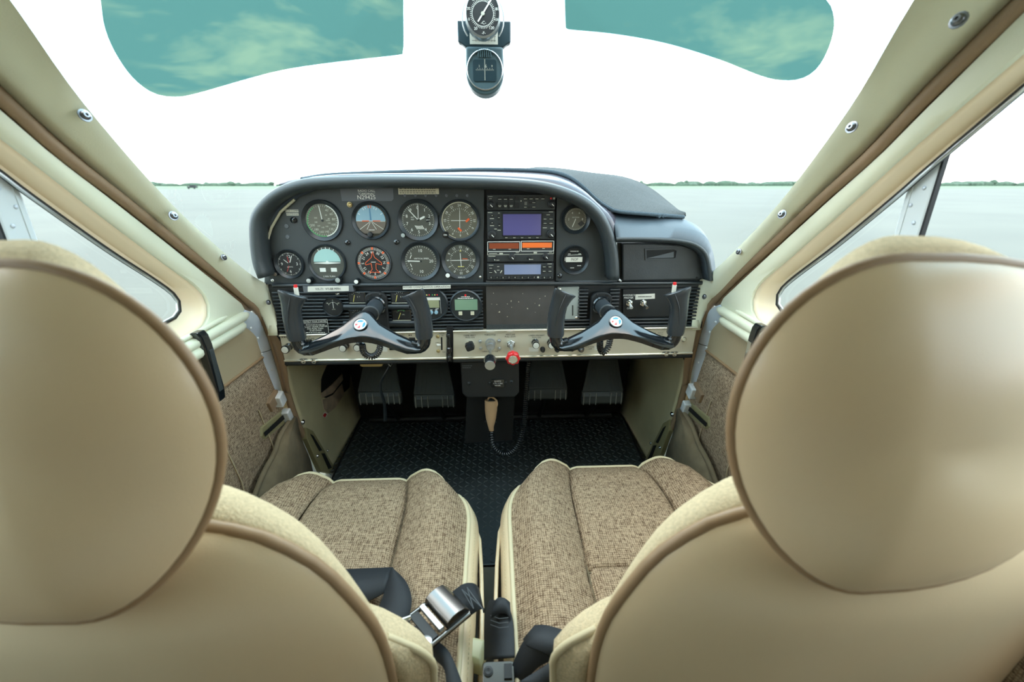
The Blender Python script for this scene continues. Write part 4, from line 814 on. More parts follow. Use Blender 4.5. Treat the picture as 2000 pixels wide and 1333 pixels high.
for px0, px1, py in ((672, 716, 600), (757, 800, 600), (672, 716, 632), (757, 815, 632)):
    MB().tube([onY(px0, py, PY-.006), onY(px1, py, PY-.006)], .0075, 10).build('housing_bar', 'gauge_black', cl, smooth=60)
for px, py, rr, lab in ((842, 594, 31, 'digital tachometer with coloured lamps and three grey buttons'), (910, 597, 29, 'digital gauge with large green display and red dot')):
    f = pf(px, py, PY-.004); k = mpp(px, py, PY); R = rr*k; t = thing('digital_gauge', f.o, lab, 'gauge', 'digital gauges')
    MB().lathe(f, [(R*1.12, -.002), (R*1.1, .004), (R*1.02, .0065), (R*.98, .0045), (R*.9, .0045)], 40, False, True).build('bezel', 'gauge_black', t, smooth=35)
    b = MB()
    if px < 900:
        MB().rect(f, .001, .001, .037, .018, .0046, .005).build('display', 'lcd_khaki', t)
        MB().rect(f, .001, .0135, .042, .0065, .0046, .0052).build('label_tape', 'label_white', t)
        for i, m in enumerate(('red', 'yellow', 'red', 'green', 'yellow', 'red')):
            MB().lathe(Fr(f.p(-.0135+i*.0055+(.002 if i > 2 else 0), .0225, .0045)), [(.0016, 0), (.0014, .001), (.0002, .0014)], 10).build('lamp', m, t, smooth=40)
        for i in range(3):
            q = Fr(f.p(-.0115+i*.0115, -.0195, .0045)); MB().lathe(q, [(.0044, 0), (.0042, .0022), (.0034, .003), (.0002, .003)], 16).build('button', 'sky_dial', t, smooth=40)
            b.rect(f, -.0115+i*.0115, -.0135, .006, .0012, .0046, .0048)
        b.text(f, 'RPM', .014, -.0105, .0025, .0048).bar(f, -.018, -.0105, -.006, -.0105, .0014, .0048)
        b.bar(f, -.02, -.0085, -.02, -.026, .0004, .0048).bar(f, .0225, .011, .0225, -.022, .0004, .0048)
    else:
        MB().rect(f, .001, .003, .053, .026, .0046, .005).build('display', 'lcd_green', t)
        MB().lathe(Fr(f.p(0, .0255, .0045)), [(.0026, 0), (.0024, .001), (.0002, .0015)], 12).build('lamp', 'red', t, smooth=40)
        b.fine(f, 0, .0185, .036, .003, .0048, 3).fine(f, 0, .0222, .02, .0026, .0048, 4)
        for x in (-.013, .015): MB().rrect(f, x, -.0175, .0085, .0085, .0045, .0068, .001).build('button', 'label_cream', t); b
    b.build('markings', 'white_print', t)
# ================================================================== radios
RY = PY-.004
def radio(name, px0, py0, px1, py1, lab, m='radio_black'):
    f = pf((px0+px1)/2, (py0+py1)/2, RY); k = mpp(px0, py0, RY); t = thing(name, f.o, lab, 'radio', 'avionics stack'); w, h = (px1-px0)*k, (py1-py0)*k*.985
    MB().rrect(f, 0, 0, w, h, -.03, 0, .002).build('faceplate', m, t, bevel=.0008)
    def at(px, py): q = onY(px, py, RY)-f.o; return q.x, q.z
    return t, f, at, k
def button(t, f, at, px, py, w, h, k, m='matte_black', d=.0022):
    x, y = at(px, py); return MB().rrect(f, x, y, w*k, h*k, 0, d, min(w, h)*k*.2, 2).build('button', m, t)
def dash(b, f, at, px, py, w, k, h=.001, hh=.0025): x, y = at(px, py); b.rect(f, x, y, w*k, h, hh, hh+.0002)
def rknob(t, f, at, px, py, r, mark=True, m='matte_black'):
    x, y = at(px, py); q = Fr(f.p(x, y, 0)); o = MB().lathe(q, [(r, 0), (r*.98, .006), (r*.8, .007), (r*.72, .013), (r*.6, .014), (.0002, .014)], 20).build('knob', m, t, smooth=35)
    if mark: MB().bar(q, -.1*r, .1*r, .45*r, -.45*r, .0013, .0143).build('knob_mark', 'white_print', o)
# audio panel  (zoom scale 12.5 from 940,370)
Z = lambda x, y: (940+x/12.5, 370+y/12.5)
t, f, at, k = radio('audio_panel', 951, 381, 1085.5, 410, 'audio selector panel with small square buttons at the top of the radio stack')
b = MB()
for x in (450, 590, 730):
    px, py = Z(x, 225); button(t, f, at, px, py, 8.6, 6.6, k); dash(b, f, at, px, py+1.4, 6, k)
    px, py = Z(x, 385); button(t, f, at, px, py, 8.6, 12, k); dash(b, f, at, px, py+.8, 6, k); dash(b, f, at, px, py+3, 4.6, k)
px, py = Z(875, 390); button(t, f, at, px, py, 8.6, 11, k); px, py = Z(875, 225); button(t, f, at, px, py, 8.6, 6.6, k)
for x in (1075, 1215, 1355, 1500):
    px, py = Z(x, 222); button(t, f, at, px, py, 8.2, 7, k); dash(b, f, at, px, py+1, 6, k)
px, py = Z(1075, 435); button(t, f, at, px, py, 8.2, 4, k); dash(b, f, at, px, py, 5, k)
for y in (325, 432): px, py = Z(1250, y); button(t, f, at, px, py, 13.5, 4.4, k); dash(b, f, at, px+2.5, py, 6, k)
for y in (318, 345, 372): px, py = Z(1085, y); dash(b, f, at, px, py, 5, k, .0006, .0005)
px, py = Z(225, 230); button(t, f, at, px, py, 8, 4, k); dash(b, f, at, px, py, 5.5, k); px, py = Z(220, 180); dash(b, f, at, px, py, 9, k, .0008, .0004)
rknob(t, f, at, *Z(232, 380), .0085); rknob(t, f, at, *Z(1715, 360), .0085)
x, y = at(*Z(1705, 222)); MB().lathe(Fr(f.p(x, y, 0)), [(.0024, 0), (.002, .0012), (.0002, .0016)], 10).build('lamp', 'red', t); px, py = Z(1778, 222); dash(b, f, at, px, py, 4, k, .004, .0004)
px, py = Z(970, 285); dash(b, f, at, px, py, 2, k, .0022, .0004); b.build('legends', 'dim_print', t)
# gps
t, f, at, k = radio('gps_navigator', 951, 413, 1084, 468, 'navigation receiver with large violet screen in the radio stack')
x0, y0 = at(*Z(505, 560)); x1, y1 = at(*Z(1475, 1140)); MB().rect(f, (x0+x1)/2, (y0+y1)/2, x1-x0, y0-y1, 0, .002).build('screen_frame', 'deep_black', t, bevel=.0006)
x0, y0 = at(*Z(530, 605)); x1, y1 = at(*Z(1450, 1118)); MB().rect(f, (x0+x1)/2, (y0+y1)/2, x1-x0, y0-y1, .002, .0026).build('screen', 'screen_violet', t)
b = MB()
for x, y in ((265, 640), (265, 815)):
    q = Fr(f.p(*at(*Z(x, y)), 0)); MB().lathe(q, [(.0034, 0), (.0032, .003), (.0002, .0034)], 12).build('button', 'matte_black', t, smooth=40); dash(b, f, at, *Z(x, y), 2, k, .001, .0036)
for x, y, w, h in ((428, 690, 4.5, 9), (440, 885, 4.5, 10), (1630, 622, 20, 6), (1555, 725, 8, 5.5), (1700, 725, 9, 5.5), (1555, 828, 8, 5.5), (1700, 828, 9, 5.5)):
    button(t, f, at, *Z(x, y), w, h, k); dash(b, f, at, *Z(x, y), min(w*.7, 7), k)
for x in (612, 808, 995, 1180, 1368): button(t, f, at, *Z(x, 1180), 8, 3.6, k); dash(b, f, at, *Z(x, 1180), 5, k)
for x, y, w in ((215, 568, 9), (1700, 552, 8), (350, 970, 5), (435, 998, 7), (1550, 940, 8), (1725, 948, 6), (430, 580, 3), (262, 888, 8), (258, 715, 8)): dash(b, f, at, *Z(x, y), w, k, .0014, .0003)
x, y = at(*Z(412, 1185)); b.build('legends', 'dim_print', t)
rknob(t, f, at, *Z(262, 1105), .0092); rknob(t, f, at, *Z(1690, 1090), .0092)
# dual nav-com (zoom 6.667 from 930,360)
Y_ = lambda x, y: (930+x/6.667, 360+y/6.667)
t, f, at, k = radio('nav_com', 951, 471, 1082.5, 512, 'nav-com radio with two amber displays framed in white')
for (xa, ya, xb, yb), (sa, ta, sb, tb), m in (((148, 750, 568, 875), (168, 768, 555, 838), 'screen_rust'), ((588, 742, 1008, 870), (600, 762, 985, 826), 'screen_orange')):
    a0 = at(*Y_(xa, ya)); a1 = at(*Y_(xb, yb)); fr = MB()
    for p, q in (((a0[0], a0[1]), (a1[0], a0[1])), ((a1[0], a0[1]), (a1[0], a1[1])), ((a1[0], a1[1]), (a0[0], a1[1])), ((a0[0], a1[1]), (a0[0], a0[1]))): fr.bar(f, *p, *q, .0011, .0006)
    fr.build('white_frame', 'white_print', t)
    a0 = at(*Y_(sa, ta)); a1 = at(*Y_(sb, tb)); MB().rect(f, (a0[0]+a1[0])/2, (a0[1]+a1[1])/2, a1[0]-a0[0], a0[1]-a1[1], 0, .001).build('display', m, t)
b = MB()
q = [at(*Y_(x, y)) for x, y in ((148, 880), (148, 922), (1008, 905), (1008, 870))]
for i in range(3): b.bar(f, *q[i], *q[i+1], .0009, .0006)
for x, y, w, h in ((325, 903, 7, .003), (770, 893, 7, .003), (235, 848, 5, .0013), (438, 846, 5, .0013), (677, 840, 5, .0013), (877, 837, 5, .0013), (220, 902, 16, .001), (535, 893, 6, .001), (205, 938, 14, .001), (968, 885, 6, .001), (282, 990, 6, .0014), (722, 980, 6, .0014)): dash(b, f, at, *Y_(x, y), w, k, h, .0006)
b.build('legends', 'dim_print', t)
for x, y, r in ((465, 945, .0075), (905, 938, .0072)): rknob(t, f, at, *Y_(x, y), r)
for x, y in ((238, 970), (685, 962)): rknob(t, f, at, *Y_(x, y), .0036)
# transponder
t, f, at, k = radio('transponder', 951, 514, 1082, 547, 'transponder with blue-grey display and a row of digit buttons')
a0 = at(*Y_(365, 1048)); a1 = at(*Y_(840, 1172)); MB().rect(f, (a0[0]+a1[0])/2, (a0[1]+a1[1])/2, a1[0]-a0[0], a0[1]-a1[1], 0, .0014).build('display', 'screen_blue', t)
b = MB()
for i, x in enumerate((195, 273, 350, 428, 505, 600, 680, 755, 888, 962)):
    button(t, f, at, *Y_(x, 1214), 8, 5.4, k); xx, yy = at(*Y_(x, 1214)); b.text(f, str(i), xx, yy, .0032, .0026)
for x, y, w, h in ((190, 1092, 8, 4.4), (190, 1148, 8, 4.4), (885, 1075, 8, 4.6), (960, 1075, 8, 4.6), (885, 1132, 8, 5), (960, 1132, 8, 4.6)): button(t, f, at, *Y_(x, y), w, h, k); dash(b, f, at, *Y_(x, y), w*.7, k)
for x, y, w in ((288, 1073, 4), (288, 1120, 5), (195, 1055, 9), (957, 1038, 9)): dash(b, f, at, *Y_(x, y), w, k, .0012, .0004)
for x, a in ((250, 1), (325, -1)): xx, yy = at(*Y_(x, 1140)); b.bar(f, xx-.002*a, yy+.003, xx+.002*a, yy-.003, .002, .0005)
xx, yy = at(*Y_(806, 1212)); b.disc(f, .0022, .0005, 12, xx, yy); b.build('legends', 'dim_print', t)
# ================================================================== yokes
def yoke(hub_px, Yk, shaft_px, label, cord_label, s):
    """outline is drawn round the hub in metres, seen from the seat"""
    c = onY(hub_px[0], hub_px[1], Yk); sh = onY(shaft_px[0], shaft_px[1], PY)
    t = thing('control_yoke', c, label, 'yoke', 'control yokes')
    # shaft, collar and housing on the panel
    hs = MB(); hf = Fr((sh.x, PY-.004, sh.z))
    P = [(-.024, -.075), (.024, -.075), (.025, .012)]+[(.025*math.cos(rad(a)), .012+.016*math.sin(rad(a))) for a in range(15, 180, 15)]+[(-.025, .012)]
    MB().prism(hf, P, 0, .012).build('shaft_housing', 'matte_black', t, bevel=.003)
    MB().lathe(Fr((sh.x, PY-.016, sh.z-.004)), [(.022, 0), (.0225, .006), (.020, .009), (.0165, .009)], 24).build('shaft_boot', 'gloss_black', t, smooth=40)
    for dx in (-.011, .011): screw(t, (sh.x+dx, PY-.0165, sh.z+.021), (0, -1, 0), .0025, 'matte_black')
    mid = Vector((sh.x, PY-.01, sh.z-.004)); end = Vector((c.x+.001, Yk+.055, c.z+.004)); d = end-mid
    MB().tube([mid, mid+d*.72], .0178, 20).build('shaft', 'shaft_grey', t, smooth=50)
    MB().tube([mid+d*.70, mid+d*.735], .0186, 20).build('shaft_ring', 'aluminium', t, smooth=40)
    MB().tube([mid+d*.72, mid+d*1.05], [.0165, .018], 20).build('shaft_collar', 'matte_black', t, smooth=50)
    # arm bridge: stations across, upper edge, lower edge, depth
    st = [(-.142, -.036, -.047, -.004), (-.132, -.032, -.0525, -.008), (-.11, -.024, -.052, -.010), (-.085, -.015, -.045, -.008), (-.06, -.004, -.038, -.005), (-.042, .004, -.034, -.003), (-.028, .014, -.0315, -.001), (-.016, .022, -.030, 0), (-.006, .0255, -.0295, 0), (.006, .0255, -.0295, 0), (.016, .022, -.030, 0), (.028, .014, -.0315, -.001), (.042, .004, -.034, -.003), (.06, -.004, -.038, -.005), (.085, -.015, -.045, -.008), (.11, -.024, -.052, -.010), (.132, -.032, -.0525, -.008), (.142, -.036, -.047, -.004)]
    rows = []; KX = .845
    for x, zu, zl, yy in st:
        x *= KX
        hgt = zu-zl; zf = zl+min(.017, hgt*.42); dpt = .012; kb = max(.006, (zu-zf)*1.2-.010)
        rows.append([c+Vector((x, o, z)) for o, z in ((yy+kb, zu), (yy+kb-.005, zu-.002), (yy-.012, zf+.003), (yy-.0155, zf-.001), (yy-.010, zl+.002), (yy-.002, zl), (yy+dpt, zl+.004), (yy+kb+.006, zl+.010), (yy+kb+.006, zu-.003), (yy+kb+.003, zu))])
    MB().loft(rows, True, False, True).build('arm_bridge', 'gloss_black', t, smooth=38)
    # round badge, tilted with the hub face
    bf = Fr(c+Vector((0, .0052, .0055)), (1, 0, 0), (0, 1.05, 1)); R = .0125
    MB().lathe(bf, [(R*1.22, -.003), (R*1.2, .0022), (R*1.05, .0026), (R*.98, .0012)], 28).build('badge_ring', 'gloss_black', t, smooth=40)
    bd = MB().lathe(bf, [(R, 0), (R, .0014), (.0002, .0014)], 28).build('badge', 'white_print', t)
    e = MB(); e.poly(bf, [(-.56*R, .40*R), (-.36*R, .66*R), (.05*R, .78*R), (.58*R, .60*R), (.26*R, .38*R)], .0017).poly(bf, [(.40*R, -.62*R), (.70*R, -.42*R), (.86*R, 0), (.72*R, .42*R), (.42*R, .16*R)], .0017).build('badge_blue', 'blue_enamel', bd)
    MB().poly(bf, [(-.76*R, -.20*R), (-.78*R, .10*R), (-.36*R, .10*R), (-.44*R, -.12*R), (-.62*R, -.24*R)], .0017).poly(bf, [(-.42*R, -.60*R), (.06*R, -.14*R), (.06*R, -.70*R), (-.2*R, -.72*R)], .0017).build('badge_red', 'red', bd)
    # corner elbows and flared grips
    for g in (-1, 1):
        el = [c+Vector((g*x*KX, y, z)) for x, y, z in ((.118, 0, -.040), (.135, 0, -.0425), (.146, 0, -.036), (.150, 0, -.022), (.150, 0, -.005))]
        MB().tube(resample(el, 12), [.0138]*12, 14).build('elbow', 'gloss_black', t, smooth=60)
        rows = []; N = 18
        for z, dx, rx, ry, dy, tw in ((-.022, .150, .0165, .0165, 0, 0), (-.018, .150, .0180, .0175, 0, 0), (.005, .151, .0182, .0175, -.002, 0), (.025, .150, .0178, .0175, -.004, .1), (.042, .147, .0182, .017, -.007, .2), (.056, .142, .0200, .0155, -.010, .3), (.066, .138, .0222, .0135, -.013, .4), (.073, .134, .0250, .0118, -.016, .45), (.075, .133, .0245, .0095, -.0165, .45)):
            row = []
            for i in range(N):
                a = 2*math.pi*i/N; p = Vector((rx*math.cos(a), ry*math.sin(a))); w = tw*g*-1
                flare = .011*max(0, (z-.045)/.03)*math.cos(a)*g
                row.append(c+Vector((g*dx*KX+p.x*math.cos(w)-p.y*math.sin(w), dy+p.x*math.sin(w)+p.y*math.cos(w), z+flare-.004*max(0, (z-.055)/.03)*math.cos(a)*g*0)))
            rows.append(row)
        MB().loft(rows, True, False, True).build('grip', 'grip_black', t, smooth=55)
        rc = [r[13] for r in rows[2:8]]
        MB().tube([p+Vector((0, -.0002, 0)) for p in rc], [.0006, .0012, .0018, .0018, .0012, .0006], 6).build('grip_crease', 'grip_black', t, smooth=60)
    g = -1 if s < 0 else 1
    bx = c+Vector((g*.108, -.010, .080))
    MB().tube([bx+Vector((0, 0, -.018)), bx+Vector((0, 0, .006))], .0042, 10).build('switch_base', 'label_white', t, smooth=50); MB().tube([bx+Vector((0, 0, .006)), bx+Vector((0, 0, .011))], .0034, 10).build('switch_button', 'red', t, smooth=50)
    return t, c
yoke((703, 641), .842, (738, 590), 'left control yoke with black horn grips and round badge', '', -1)
yoke((1204, 635), .855, (1172, 590), 'right control yoke with black horn grips and round badge', '', 1)
def coil(path, R, turns, r, label, seg=9):
    n = int(turns*seg); pts = resample(path, n+1); up = Vector((0, -1, 0)); H = []
    for i, p in enumerate(pts):
        tg = (pts[min(i+1, n)]-pts[max(i-1, 0)]).normalized(); a = (up-tg*up.dot(tg)).normalized(); b_ = tg.cross(a); up = a
        w = 2*math.pi*i/seg; H.append(p+a*R*math.cos(w)+b_*R*math.sin(w))
    o = MB().tube(H, r, 5).build('coiled_cord', 'gloss_black', smooth=70); return tag(o, label, 'cord', 'coiled cords')
coil([onY(738, 632, .93), onY(742, 650, .925), onY(743, 672, .92), onY(738, 690, .915), onY(724, 697, .91), onY(711, 689, .905), onY(707, 672, .90)], .0062, 30, .0018, 'coiled black cord looping under the left yoke')
coil([onY(1172, 665, .90), onY(1172, 680, .905), onY(1178, 689, .91), onY(1187, 680, .915), onY(1192, 662, .92)], .0062, 16, .0018, 'coiled black cord under the right yoke arm')
# ================================================================== footwell
ped = thing('centre_pedestal', (0, 1.05, FLOOR), 'black centre pedestal with hour meter below the throttle', 'pedestal')
pY = 1.0; pfz = Fr((0, pY, 0))
q = xz(pfz, [(899, 700), (1014, 700), (1014, 766), (1006, 775), (912, 776), (903, 768)], pY)
MB().prism(pfz, q, -.03, .006).build('pedestal_plate', 'matte_black', ped, bevel=.004)
qb = xz(pfz, [(912, 770), (1006, 770), (1000, 860), (908, 866)], 1.06)
MB().prism(Fr((0, 1.06, 0)), qb, -.3, 0).build('pedestal_body', 'deep_black', ped)
MB().prism(Fr((0, 1.03, 0)), xz(pfz, [(908, 700), (1010, 700), (1006, 775), (912, 775)], 1.03), -.3, 0).build('pedestal_box', 'deep_black', ped)
for px, py in ((916, 749), (999, 746)): screw(ped, onY(px, py, pY-.006), (0, -1, 0), .0036, 'gauge_black')
b = MB(); f = pf(913, 717, pY-.006); b.fine(f, 0, .003, .024, .003, .0003).fine(f, -.002, -.002, .02, .003, .0003, 5).build('plate_lettering', 'plate_grey', ped)
hm = thing('hour_meter', onY(972, 748, pY-.007), 'small black hour meter with white digits on the pedestal', 'meter'); f = pf(972, 748, pY-.006)
MB().rrect(f, 0, 0, .032, .021, 0, .004, .002).build('meter_case', 'gloss_black', hm); b = MB()
b.text(f, 'QUARTZ', 0, .006, .003, .0042).text(f, 'HOURS', 0, -.006, .003, .0042); MB().rect(f, 0, 0, .024, .0046, .004, .0043).build('digit_window', 'deep_black', hm); b.text(f, '1 7 1 1 0 6', 0, 0, .0038, .0046); b.build('meter_digits', 'white_print', hm)
for dx in (-.02, .02): screw(hm, f.p(dx, 0, 0), (0, -1, 0), .0026, 'gauge_black')
# microphone holder cup
mc = thing('microphone', onY(958, 812, 1.02), 'tan hand microphone hanging in a clip on the pedestal', 'microphone')
k = 1.02; o = onY(959, 783, 1.03)
rows = []
for (px, py, w, d) in ((959, 781, 12.5, .010), (959, 800, 12, .011), (959, 816, 10, .011), (959, 824, 8, .009), (959, 833, 5.5, .006), (960, 840, 4.5, .005)):
    cc = onY(px, py, 1.03); kk = mpp(px, py, 1.03)*w; rows.append([cc+Vector((kk*math.cos(a), d*math.sin(a)-.004, 0)) for a in [2*math.pi*i/16 for i in range(16)]])
MB().loft(rows, True, False, True).build('mic_body', 'tan_plastic', mc, smooth=50)
rim = [onY(px, py, 1.022) for px, py in ((953, 781), (955, 777), (962, 777), (969, 782), (971, 790), (968, 797), (961, 800), (951, 799), (948, 797))]
MB().tube(resample(rim, 24), .0022, 8).build('clip_rim', 'tan_plastic', mc, smooth=60)
MB().add([onY(px, py, 1.0215) for px, py in ((954, 781), (960, 779), (967, 784), (969, 790), (966, 796), (960, 798), (950, 797), (953, 790))], [tuple(range(8))]).build('mic_face', 'gauge_black', mc, solid=.002)
for px in (949, 968): p = onY(px, 824, 1.028); MB().sphere(p, .0035).build('clip_stud', 'matte_black', mc, smooth=60)
coil([onY(1034, 700, 1.02), onY(1031, 715, 1.02), onY(1029, 740, 1.02), onY(1026, 790, 1.02), onY(1022, 835, 1.02), onY(1014, 866, 1.01), onY(1000, 884, 1.0), onY(982, 888, .995), onY(967, 878, 1.0), onY(961, 862, 1.01), onY(960, 842, 1.028)], .0062, 62, .0017, 'long coiled black microphone cord hanging beside the pedestal')
# rudder pedals
PD = 1.24
for (tx0, tx1, ty, bx0, bx1, by, ly, lab) in ((712, 772, 704, 699, 783, 766, 791, 'rudder pedal furthest left, behind the parking brake lever'), (815, 874, 702, 808, 888, 771, 797, 'rudder pedal just left of the pedestal'), (1035, 1096, 700, 1029, 1108, 760, 782, 'rudder pedal just right of the pedestal'), (1150, 1206, 703, 1137, 1217, 765, 791, 'rudder pedal furthest right')):
    a = onY(tx0, ty, PD+.07); b2 = onY(tx1, ty, PD+.07); c2 = onY(bx1, by, PD); d2 = onY(bx0, by, PD)
    t = thing('rudder_pedal', (a+b2+c2+d2)/4, lab, 'pedal', 'rudder pedals')
    u = (b2-a).normalized(); v = ((a+b2)/2-(c2+d2)/2).normalized(); v = (v-u*v.dot(u)).normalized(); fr = Fr((a+b2+c2+d2)/4, u, v)
    Q = [((p-fr.o).dot(u), (p-fr.o).dot(v)) for p in (d2, c2, b2, a)]
    MB().prism(fr, Q, -.008, .004).build('pedal_plate', 'pedal_black', t, bevel=.002)
    for sc in (.86, .62, .38):
        R_ = [((x*sc), (y*sc if y > 0 else y*.94)) for x, y in Q]; m_ = MB()
        for i in (1, 2, 3):
            p0, p1 = R_[i], R_[(i+1) % 4]; dd = Vector((p1[0]-p0[0], p1[1]-p0[1])).normalized(); nn_ = Vector((-dd.y, dd.x))*.0016
            m_.prism(fr, [(p0[0]-nn_.x, p0[1]-nn_.y), (p1[0]-nn_.x, p1[1]-nn_.y), (p1[0]+nn_.x, p1[1]+nn_.y), (p0[0]+nn_.x, p0[1]+nn_.y)], .003, .0055)
        m_.build('pedal_ridge', 'pedal_black', t)
    l0, l1 = onY(bx0, by+2, PD-.008), onY(bx1, by+2, PD-.008); zl = onY(bx0, ly, PD-.008).z
    w = l1.x-l0.x; hh = l0.z-zl; fb = Fr(((l0.x+l1.x)/2, PD-.008, (l0.z+zl)/2))
    MB().prism(Fr(fb.o, (0, 0, 1), (0, -1, 0)), [(-hh/2, -.02), (hh/2, -.02), (hh/2, -.004), (hh*.2, .004), (-hh*.3, .004), (-hh/2, -.002)], -w/2, w/2).build('toe_bar', 'pedal_black', t, bevel=.002)
    for fx in (-.46, -.31, -.16, .2, .33, .46):
        MB().box((fb.o.x+fx*w, PD-.0125, fb.o.z), (.0022, .003, hh*.92)).build('tread_strip', 'pedal_strip', t)
    MB().tube([(fb.o.x, PD+.01, zl+.01), (fb.o.x, 1.44, FLOOR+.03)], .008, 8).build('pedal_arm', 'deep_black', t, smooth=60)
MB_ = MB().tube([(-.45, 1.44, FLOOR+.03), (.45, 1.44, FLOOR+.03)], .011, 10).build('pedal_bar', 'matte_black', smooth=60); tag(MB_, 'black torque tube on the floor below the rudder pedals', 'tube')
# parking brake lever and bracket
pb = thing('parking_brake', onY(752, 712, 1.03), 'bent steel parking brake lever hanging from a brass bracket under the strip', 'lever')
pts = resample([onY(x, y, Y) for x, y, Y in ((762, 712, 1.05), (757, 722, 1.04), (748, 738, 1.03), (743, 750, 1.03), (744, 765, 1.03), (750, 785, 1.04), (752, 805, 1.05), (753, 821, 1.06))], 24)
MB().tube(pts, [.004+.003*max(0, (i-12)/12) for i in range(24)], 8, sq=.5).build('lever', 'gauge_black', pb, smooth=50)
a = onY(728, 708, 1.03); MB().box(a, (.056, .03, .008)).build('bracket', 'brass', pb, bevel=.001); MB().box(a+Vector((0, -.012, -.004)), (.05, .004, .004)).build('bracket_lip', 'brass', pb)
p = onY(760, 709, 1.03); MB().tube([p+Vector((-.008, 0, .004)), p+Vector((.003, 0, -.01)), p+Vector((.009, 0, .0)), p+Vector((.004, 0, .008))], .0018, 6).build('clevis', 'aluminium', pb, smooth=50)
# map pocket on the left kick wall
mp = thing('map_pocket', onX(650, 765, -.53), 'black trimmed pocket with tan maps on the left kick panel', 'pocket')
q = [onX(x, y, -.522) for x, y in ((640, 714), (668, 706), (684, 706), (684, 768), (660, 806), (634, 829), (617, 793), (625, 742))]; c = sum(q, Vector())/8
m_ = MB().loft([[p+Vector((-.008, 0, 0)) for p in q], q, [p.lerp(c, .12)+Vector((.004, 0, 0)) for p in q]], True); m_.f.append(tuple(range(16, 24))); m_.build('pocket_body', 'deep_black', mp, bevel=.001)
for pts in (((628, 768), (648, 752), (668, 730), (670, 742), (650, 768), (628, 778)), ((629, 782), (650, 772), (668, 750), (672, 770), (656, 795), (640, 808), (632, 800))):
    MB().add([onX(x, y, -.5165) for x, y in pts], [tuple(range(len(pts)))]).build('map_sheet', 'map_tan', mp, solid=.002)
tg = MB().add([onX(x, y, -.5155) for x, y in ((629, 813), (634, 805), (640, 809), (635, 818))], [(0, 1, 2, 3)]).build('cloth_tag', 'white_print', mp, solid=.001)
MB().add([onX(x, y, -.5148) for x, y in ((630.5, 812.5), (634.3, 807), (638.3, 809.5), (634.8, 816))], [(0, 1, 2, 3)]).build('tag_print', 'red', tg, solid=.0006)
# ================================================================== compass, thermometer, visors
cpY = .86
cm = thing('magnetic_compass', onY(947, 140, cpY), 'grey magnetic compass hanging at the top centre of the windshield', 'compass')
f = pf(947, 137, cpY); k = mpp(947, 137, cpY)
body = [(-36, 40), (36, 40), (37, 10)]+[(37*math.cos(rad(a)), -5-38*math.sin(rad(a))) for a in range(0, 181, 6)]+[(-37, 10)]
MB().prism(f, [(x*k, y*k) for x, y in body][::-1], -.04, 0).build('case', 'compass_grey', cm, bevel=.004, seg=3)
br = [(-51, 83), (51, 83), (51, 48), (44, 45), (37, 40), (-37, 40), (-44, 45), (-51, 48)]
MB().prism(f, [(x*k, y*k) for x, y in br][::-1], -.02, -.004).build('bracket', 'compass_dark', cm, bevel=.002)
MB().lathe(f, [(35*k, .0), (35.5*k, .002), (34*k, .003), (33*k, .0015)], 32).build('lens_rim', 'aluminium', cm, smooth=40)
MB().rrect(f, 0, -1*k, 45*k, 37*k, 0, .0015, 4*k).build('lens_window', 'compass_dark', cm)
b = MB(); b.bar(f, 0, 18*k, 0, -18*k, .0009, .0018)
for i in range(-7, 8): b.bar(f, i*2.4*k, -1*k, i*2.4*k, (2 if i % 2 else 4)*k-1*k, .0005, .0017)
b.text(f, '6', 2*k, 6*k, .005, .0017).text(f, '3', -11*k, 6*k, .0035, .0017).text(f, '9', 14*k, 6*k, .0035, .0017).build('card_marks', 'dim_print', cm)
for i in range(-3, 4): MB().box(f.p(i*4*k, 28*k, .001), (.0018, .003, .012)).build('case_flute', 'compass_grey', cm)
cd = MB().rect(f, -1*k, 66*k, 54*k, 44*k, -.004, -.003).build('correction_card', 'label_white', cm)
b = MB()
for y in (50, 57, 64): b.bar(f, -24*k, y*k, 22*k, y*k, .0005, -.0028)
for i in range(7): b.bar(f, (-16+i*6)*k, 48*k, (-16+i*6)*k, 57*k, .0004, -.0028)
b.build('card_print', 'dark_print', cd)
MB().box(f.p(0, 40*k, -.035), (.03, .03, .05)).build('mount', 'compass_grey', cm, bevel=.003)
oa = thing('air_thermometer', onY(943, 28, .835), 'round dial outside air thermometer above the compass', 'thermometer')
f = pf(943, 27, .835); k = mpp(943, 27, .835)
MB().lathe(f, [(36*k, -.016), (37*k, -.002), (36*k, .002), (33*k, .003), (32*k, .0)], 36, True, False, .98, 1.15).build('bezel', 'aluminium', oa, smooth=40)
f2 = Fr(f.o, f.u, f.v); MB().lathe(f2, [(32*k, 0), (.0002, .0)], 36, False, False, .98, 1.15).build('dial', 'dial_black', oa)
b = MB().ticks(f, 48, 21*k, 25*k, .0006, .0006).arc(f, 20.4*k, 21*k, 130, 490, .0006, 30); numerals(b, f, 29*k, [(str(s), a) for s, a in (('20', -150), ('0', -110), ('20', -75), ('40', -40), ('100', 110), ('80', 75), ('120', 145))], .004, False); b.text(f, '-C-', 1*k, -15*k, .0045, .0006).text(f, '-F-', 1*k, -32*k, .004, .0006); b.build('markings', 'white_print', oa)
needle(oa, f, 30*k, 36, -.55, 1.05, .0022, h=.0018); hub(oa, f, .003, 'dim_print', .0018)
MB().tube([f.p(0, 0, -.016), f.p(0, .01, -.11)], .004, 8).build('probe', 'aluminium', oa, smooth=60)
MB().tube([f.p(41*k*math.cos(rad(a)), 46*k*math.sin(rad(a))-5*k, -.008) for a in range(-40, 221, 13)], .0012, 6).build('guard_wire', 'aluminium', oa, smooth=60)
